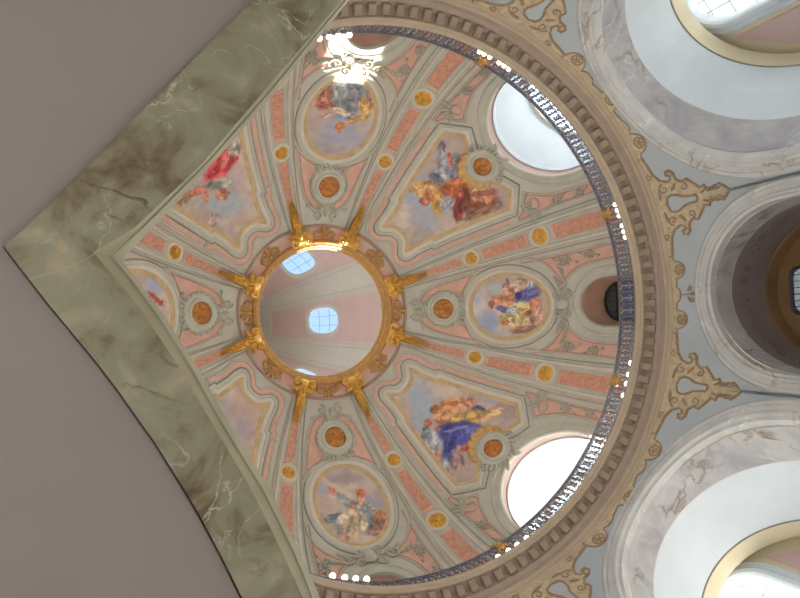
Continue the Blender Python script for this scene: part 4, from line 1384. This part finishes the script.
# painted scrollwork hanging from the cornice on the drum wall
def cartouche(az, lab):
    root = thing('painted_cartouche', lab, 'cartouche', 'ochre cartouches under the cornice')
    def fn(u, v, h): return W(az + D(u / 10.2), ZT - v, h)
    half = [(0, 2.95), (.12, 2.85), (.25, 2.72), (.16, 2.58), (.17, 2.3), (.16, 2.2), (.40, 2.1), (.34, 1.92), (.52, 1.78), (.78, 1.55), (.74, 1.3), (.86, 1.16), (1.12, 1.14), (1.26, 1.0), (1.22, .82), (1.06, .80), (1.02, .92), (.92, .92), (.86, .78), (.98, .52), (1.25, .34), (1.7, .26), (2.0, .20), (2.0, -.05)]
    path = dense(half[::-1] + [(-u, v) for u, v in half[1:]], .08)
    path = path[::-1] if False else path
    mb = MB()
    fill(mb, path, fn, .2, .025, .025)
    mb.build('scroll_ground', M['cart'], root)
    mb = MB()
    rows = [[fn(p[0], p[1], h) for p in offset(path, d)] for d, h in ((-.06, .03), (-.05, .06), (.0, .06), (.02, 0))]
    mb.grid(rows, close_u=True)
    mb.build('scroll_outline', M['cart_dark'], root)
    tear = [(0, 1.75), (.12, 1.68), (.13, 1.45), (.17, 1.2), (.30, .95), (.33, .75), (.25, .58), (0, .5)]
    tp = dense(tear + [(-u, v) for u, v in tear[1:-1][::-1]], .06)
    mb = MB()
    fill(mb, tp, fn, .15, .045)
    mb.build('drop_ground', M['wall'], root)
    mb = MB()
    mb.tube([fn(p[0], p[1], .05) for p in tp + tp[:1]], .045, 5)
    mb.build('drop_outline', M['cart_dark'], root)
    mb = MB()
    for sg in (-1, 1):
        f2 = lambda u, v, h: fn(sg * u, v, h)
        spiral(mb, f2, 1.08, .98, .16, 1.1, -pi / 2, 1, .035, .04)
        spiral(mb, f2, .52, 1.35, .16, 1.2, 0, 1, .03, .04)
        spiral(mb, f2, .62, .55, .2, 1.2, 0, -1, .03, .04)
        spiral(mb, f2, 1.2, .16, .13, 1.2, 0, -1, .03, .04)
        for k in range(4):
            leaf(mb, f2, .18 + .03 * k, 2.0 + .2 * k, 1.2, .26, .1, .03, .03)
        leaf(mb, f2, .6, .95, .8, .4, .14, .03, .03)
        leaf(mb, f2, .45, .3, .2, .5, .14, .03, .03)
    build_pieces(mb, 'scroll_lines', M['cart_dark'], root)
cartouche(-19.4, 'ochre scroll cartouche pointing between the pale blue vault and the shadowy arch')
cartouche(19.4, 'ochre scroll cartouche pointing between the shadowy arch and the sunlit vault')
cartouche(-69.5, 'ochre scroll cartouche on the spandrel beside the pale blue vault, cut by the frame')
cartouche(69.5, 'ochre scroll cartouche on the spandrel beside the sunlit vault, cut by the frame')

def border(c, lab):
    root = thing('painted_border', lab, 'border', 'scalloped ochre borders under the cornice')
    big = c != 0
    def fn(u, v, h): return W(c + D(u / 10.2), ZT - v, h)
    hw = R(24.6 if big else 19.4) * 10.2 - 1.55
    lobes = [(0, .62, .42), (-1.2, .34, .3), (1.2, .34, .3), (-1.95, .66, .42), (1.95, .66, .42)] if big else [(-.95, .62, .36), (.95, .62, .36), (0, .36, .3)]
    lower = []
    n = 90
    for k in range(n + 1):
        u = -hw + 2 * hw * k / n
        v = .20 + .03 * sin(u * 9)
        for l, t, w in lobes:
            q = (u - l) / w
            if abs(q) < 1: v = max(v, .16 + (t - .16) * sqrt(1 - q * q))
        lower.append((u, v))
    mb = MB()
    mb.grid([[fn(u, -.05, .02) for u, v in lower], [fn(u, v * .5, .025) for u, v in lower], [fn(u, v, .025) for u, v in lower], [fn(u, v, 0) for u, v in lower]])
    mb.build('scroll_ground', M['cart'], root)
    mb = MB()
    mb.tube([fn(u, v, .02) for u, v in lower], .028, 5)
    mb.build('scroll_outline', M['cart_dark'], root)
    mb = MB()
    for l, t, w in lobes:
        if t < .5: continue
        mb.tube([fn(l + w * .5 * cos(a), t - w * .62 + w * .5 * sin(a), .03) for a in [2 * pi * k / 14 for k in range(15)]], .03, 5)
        for k in range(5):
            a = 2 * pi * k / 5
            leaf(mb, fn, l + .09 * cos(a), t - w * .62 + .09 * sin(a), a, .16, .07, .03, .03)
    build_pieces(mb, 'shell_rosettes', M['cart_dark'], root)
    if not big:
        r2 = thing('painted_fleuron', 'small ochre fleuron on the bare wall below the cornice above the shadowy arch', 'fleuron')
        mb = MB()
        leaf(mb, fn, 0, .92, pi / 2, .36, .14, .02, .04)
        for sg in (-1, 1):
            leaf(mb, fn, sg * .2, .72, sg * .5, .3, .1, .02, .03)
            spiral(mb, fn, sg * .22, .82, .09, 1.1, 0, sg, .025, .025)
        mb.tube([fn(0, .4, .02), fn(0, .8, .02)], .025, 5)
        build_pieces(mb, 'scrolls', M['cart_dark'], r2)
border(0, 'scalloped ochre border on the wall above the shadowy arch')
border(45, 'scalloped ochre border on the wall above the sunlit vault')
border(-45, 'scalloped ochre border on the wall above the pale blue vault')

# outer wall of the church behind the arches, with tall windows
def outer_wall():
    mb = MB(); na = 480; zs = [-1.6 + .55 * i for i in range(39)]
    r0 = 16.6
    fl = []
    for z in zs:
        mb.v.extend([(r0 * cos(R(360 * j / na + AZ0)), r0 * sin(R(360 * j / na + AZ0)), z) for j in range(na)])
        row = []
        for j in range(na):
            az = 360 * j / na; h = False
            for c, hw, z0, z1 in TALL:
                d = abs((az - c + 180) % 360 - 180)
                if R(d) * r0 < hw and z0 < z < z1 - (R(d) * r0 / hw) ** 2 * hw * .8: h = True
            row.append(h)
        fl.append(row)
    for i in range(len(zs) - 1):
        for j in range(na):
            k = (j + 1) % na
            if fl[i][j] or fl[i][k] or fl[i + 1][j] or fl[i + 1][k]: continue
            mb.face(i * na + j, i * na + k, (i + 1) * na + k, (i + 1) * na + j)
    struct('wall_outer', mb, M['white'])
TALL = [(45, 3.3, 1, 18.2), (-45, 3.3, 1, 18.2), (90, 1.9, 3, 14), (-90, 1.9, 3, 14), (135, 1.9, 3, 14), (-135, 1.9, 3, 14), (180, 1.5, 3, 12), (0, 1.1, 10, 18)]
outer_wall()

# ------------------------------------------------------------------ gallery slab close above the camera
CAMX, CAMY = -9.15726, 1.05657
GZ = 6.0
def G(x, y, dz=0.): 
    k = (GZ + dz) / 4.5
    return Vector((CAMX + x * k, CAMY + y * k, GZ + dz))
OUTER = [(2.4191, -4.3391), (2.1021, -3.9524), (1.8022, -3.5865), (1.518, -3.2399), (1.2485, -2.911), (0.9923, -2.5986), (0.7487, -2.3013), (0.5166, -2.0183), (0.2953, -1.7483), (0.0841, -1.4907), (-0.1167, -1.2434), (-0.3086, -1.0065), (-0.4957, -0.7835), (-0.6781, -0.5734), (-0.5591, -0.3987), (-0.437, -0.2212), (-0.308, -0.0439), (-0.1762, 0.1373), (-0.0472, 0.327), (0.0771, 0.5263), (0.2038, 0.7295), (0.3217, 0.9431), (0.4407, 1.1611), (0.5512, 1.3875), (0.6594, 1.6189), (0.7632, 1.8556), (0.8684, 2.0957), (0.975, 2.339), (1.0832, 2.5858), (1.1929, 2.8361), (1.3042, 3.09), (1.417, 3.3474), (1.5315, 3.6087)]
MARB = [(3.177, -4.71), (2.8421, -4.2713), (2.5253, -3.8564), (2.2253, -3.4635), (1.9407, -3.0908), (1.6704, -2.7368), (1.4134, -2.4001), (1.1686, -2.0795), (0.9354, -1.7738), (0.7132, -1.4818), (0.5008, -1.2027), (0.2759, -0.9568), (0.0593, -0.7242), (-0.185, -0.5573), (-0.0515, -0.3849), (0.0832, -0.2072), (0.2042, -0.0124), (0.3274, 0.1859), (0.4419, 0.3946), (0.5565, 0.6079), (0.6742, 0.8241), (0.7941, 1.0438), (0.9018, 1.273), (1.0081, 1.5066), (1.1111, 1.7448), (1.2105, 1.9873), (1.3106, 2.2329), (1.4121, 2.4815), (1.5147, 2.7333), (1.6187, 2.9882), (1.724, 3.2463), (1.8306, 3.5076), (1.9385, 3.7724)]
STEP = [(3.2129, -4.7275), (2.8822, -4.293), (2.5693, -3.8818), (2.2726, -3.492), (1.991, -3.122), (1.7234, -2.7703), (1.4687, -2.4356), (1.2285, -2.115), (1.0034, -1.8061), (0.7786, -1.5182), (0.5631, -1.2437), (0.3456, -0.9919), (0.1357, -0.7534), (-0.0731, -0.5344), (0.0575, -0.3586), (0.1858, -0.1752), (0.304, 0.0214), (0.4226, 0.2225), (0.5311, 0.434), (0.6413, 0.6488), (0.7631, 0.862), (0.8873, 1.079), (0.9957, 1.3072), (1.1008, 1.5402), (1.1961, 1.7792), (1.2763, 2.0239), (1.3572, 2.2707), (1.4388, 2.5197), (1.5212, 2.7709), (1.6043, 3.0243), (1.6881, 3.28), (1.7727, 3.538), (1.858, 3.7983)]
EDGE = [(3.1626, -4.771), (2.8493, -4.3317), (2.552, -3.9149), (2.2696, -3.5191), (2.001, -3.1425), (1.7452, -2.784), (1.5014, -2.4422), (1.2672, -2.1168), (1.0399, -1.8085), (0.816, -1.5188), (0.6014, -1.2426), (0.3875, -0.986), (0.1824, -0.7413), (-0.0163, -0.5095), (0.1124, -0.3318), (0.2401, -0.1476), (0.3578, 0.0493), (0.4769, 0.2501), (0.59, 0.4591), (0.7053, 0.6713), (0.8268, 0.8849), (0.9479, 1.1032), (1.0512, 1.333), (1.1535, 1.5667), (1.2528, 1.8044), (1.3485, 2.0462), (1.4453, 2.2907), (1.5433, 2.5381), (1.6424, 2.7884), (1.7427, 3.0417), (1.8441, 3.2979), (1.9468, 3.5572), (2.0507, 3.8197)]
CORNER = 13
FACE = 0.22

def gallery():
    root = thing('gallery_balcony', 'mauve-grey gallery underside with a green marbled border coming to a sharp corner', 'gallery')
    def strip(name, a, b, mat, za, zb, parent=root, sub=10):
        rows = []
        for k in range(sub + 1):
            t = k / sub
            rows.append([G(p[0] + (q[0] - p[0]) * t, p[1] + (q[1] - p[1]) * t, za + (zb - za) * t) for p, q in zip(a, b)])
        mb = MB(); mb.grid(rows)
        return mb.build(name, M[mat], parent)
    def solid(pts, name, mat, z0, z1, parent=root):
        mb = MB()
        lo = [G(x, y, 0) + Vector((0, 0, z0)) for x, y in pts]; hi = [p + Vector((0, 0, z1 - z0)) for p in lo]
        mb.poly(lo); mb.poly(hi[::-1]); mb.grid([lo, hi], close_u=True)
        return mb.build(name, M[mat], parent)
    # marbled border, split at the corner into its two arms
    i = CORNER
    strip('marble_border', OUTER[:i + 1], MARB[:i + 1], 'green_marble', 0, 0)
    strip('marble_border', OUTER[i:], MARB[i:], 'green_marble', 0, 0)
    strip('olive_step', MARB, STEP, 'green_lip', 0.0, .04, sub=2)
    strip('olive_face', STEP, EDGE, 'green_lip', .04, FACE, sub=2)
    def shift(path, d): 
        o = []
        for k, p in enumerate(path):
            a = path[max(k - 1, 0)]; b = path[min(k + 1, len(path) - 1)]
            t = Vector((b[0] - a[0], b[1] - a[1])).normalized()
            o.append((p[0] + t.y * d, p[1] - t.x * d))
        return o
    mb = MB()
    mb.tube([G(x, y, .03) for x, y in STEP], .006, 5)
    mb.build('bright_bead', M['green_lip'], root)
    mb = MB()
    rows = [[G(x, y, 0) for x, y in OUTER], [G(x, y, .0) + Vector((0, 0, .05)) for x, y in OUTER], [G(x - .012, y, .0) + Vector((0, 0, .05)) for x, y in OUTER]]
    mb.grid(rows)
    mb.build('painted_shadow_step', M['dark_edge'], root)  # step coloured dark in place of the shade along it
    # grey underside with its thickness
    far = [(-4.5, OUTER[-1][1]), (-4.5, OUTER[0][1])]
    pts = OUTER + far
    mb = MB()
    lo = [G(x, y) + Vector((0, 0, .05)) for x, y in pts]
    fill(mb, [(p.x, p.y) for p in lo], lambda u, v, h: Vector((u, v, GZ + .05)), .8)
    mb.build('underside', M['soffit'], root)
    top = [G(x, y, FACE) for x, y in EDGE] + [G(x, y) + Vector((0, 0, FACE)) for x, y in far]
    mb = MB()
    mb.poly(top)
    mb.build('upper_floor', M['soffit'], root)
gallery()

# ------------------------------------------------------------------ floor, light, camera
mb = MB()
mb.poly([(26 * cos(2 * pi * k / 64), 26 * sin(2 * pi * k / 64), -1.6) for k in range(64)])
struct('floor', mb, M['floor'])
mb = MB()
mb.grid([[(r * cos(2 * pi * k / 64), r * sin(2 * pi * k / 64), -1.58) for k in range(64)] for r in (17.0, 40.0)], close_u=True)
struct('floor_bounce_outside', mb, M['bounce_ground'])  # unseen ring of ground, added to bounce sunlight up into the vaults

w = bpy.data.worlds.new('sky'); SC.world = w
w.use_nodes = True
nt = w.node_tree
bg = nt.nodes['Background']
tc = nt.nodes.new('ShaderNodeTexCoord')
sp = nt.nodes.new('ShaderNodeSeparateXYZ')
nt.links.new(tc.outputs['Generated'], sp.inputs[0])
rp = nt.nodes.new('ShaderNodeValToRGB')
rp.color_ramp.elements[0].position = .0; rp.color_ramp.elements[0].color = (.52, .50, .47, 1)
rp.color_ramp.elements[1].position = 1.; rp.color_ramp.elements[1].color = (.62, .80, 1.0, 1)
e = rp.color_ramp.elements.new(.49); e.color = (.60, .57, .53, 1)
e = rp.color_ramp.elements.new(.52); e.color = (.90, .95, 1.0, 1)
mr = nt.nodes.new('ShaderNodeMapRange'); mr.inputs['From Min'].default_value = -1; mr.inputs['From Max'].default_value = 1
nt.links.new(sp.outputs['Z'], mr.inputs['Value'])
nt.links.new(mr.outputs[0], rp.inputs['Fac'])
nt.links.new(rp.outputs['Color'], bg.inputs['Color'])
bg.inputs['Strength'].default_value = 4.6

sun = bpy.data.lights.new('sun', 'SUN'); sun.energy = 24.0; sun.angle = R(.5); sun.color = (1, .95, .86)
so = bpy.data.objects.new('sun', sun); COL.objects.link(so)
sd = Vector((.038, 1.44, 1.0)).normalized()          # towards the sun
so.rotation_euler = sd.to_track_quat('Z', 'Y').to_euler()

cam = bpy.data.cameras.new('camera'); co = bpy.data.objects.new('camera', cam); COL.objects.link(co)
cam.sensor_width = 36; cam.lens = 36 * 628.26 / 800; cam.clip_end = 300; cam.clip_start = .05
tx, ty = .4136625, -.056049
Rx = Matrix(((cos(tx), 0, sin(tx)), (0, 1, 0), (-sin(tx), 0, cos(tx))))
Ry = Matrix(((1, 0, 0), (0, cos(ty), sin(ty)), (0, -sin(ty), cos(ty))))
Mw = Ry @ Rx
mw = Matrix(((Mw[0][0], -Mw[0][1], -Mw[0][2], CAMX), (Mw[1][0], -Mw[1][1], -Mw[1][2], CAMY), (Mw[2][0], -Mw[2][1], -Mw[2][2], 0), (0, 0, 0, 1)))
co.matrix_world = mw
SC.camera = co
SC.view_settings.view_transform = 'Standard'
SC.view_settings.look = 'None'
SC.view_settings.exposure = 0.15
SC.view_settings.gamma = 1.0
SC.view_settings.use_curve_mapping = False
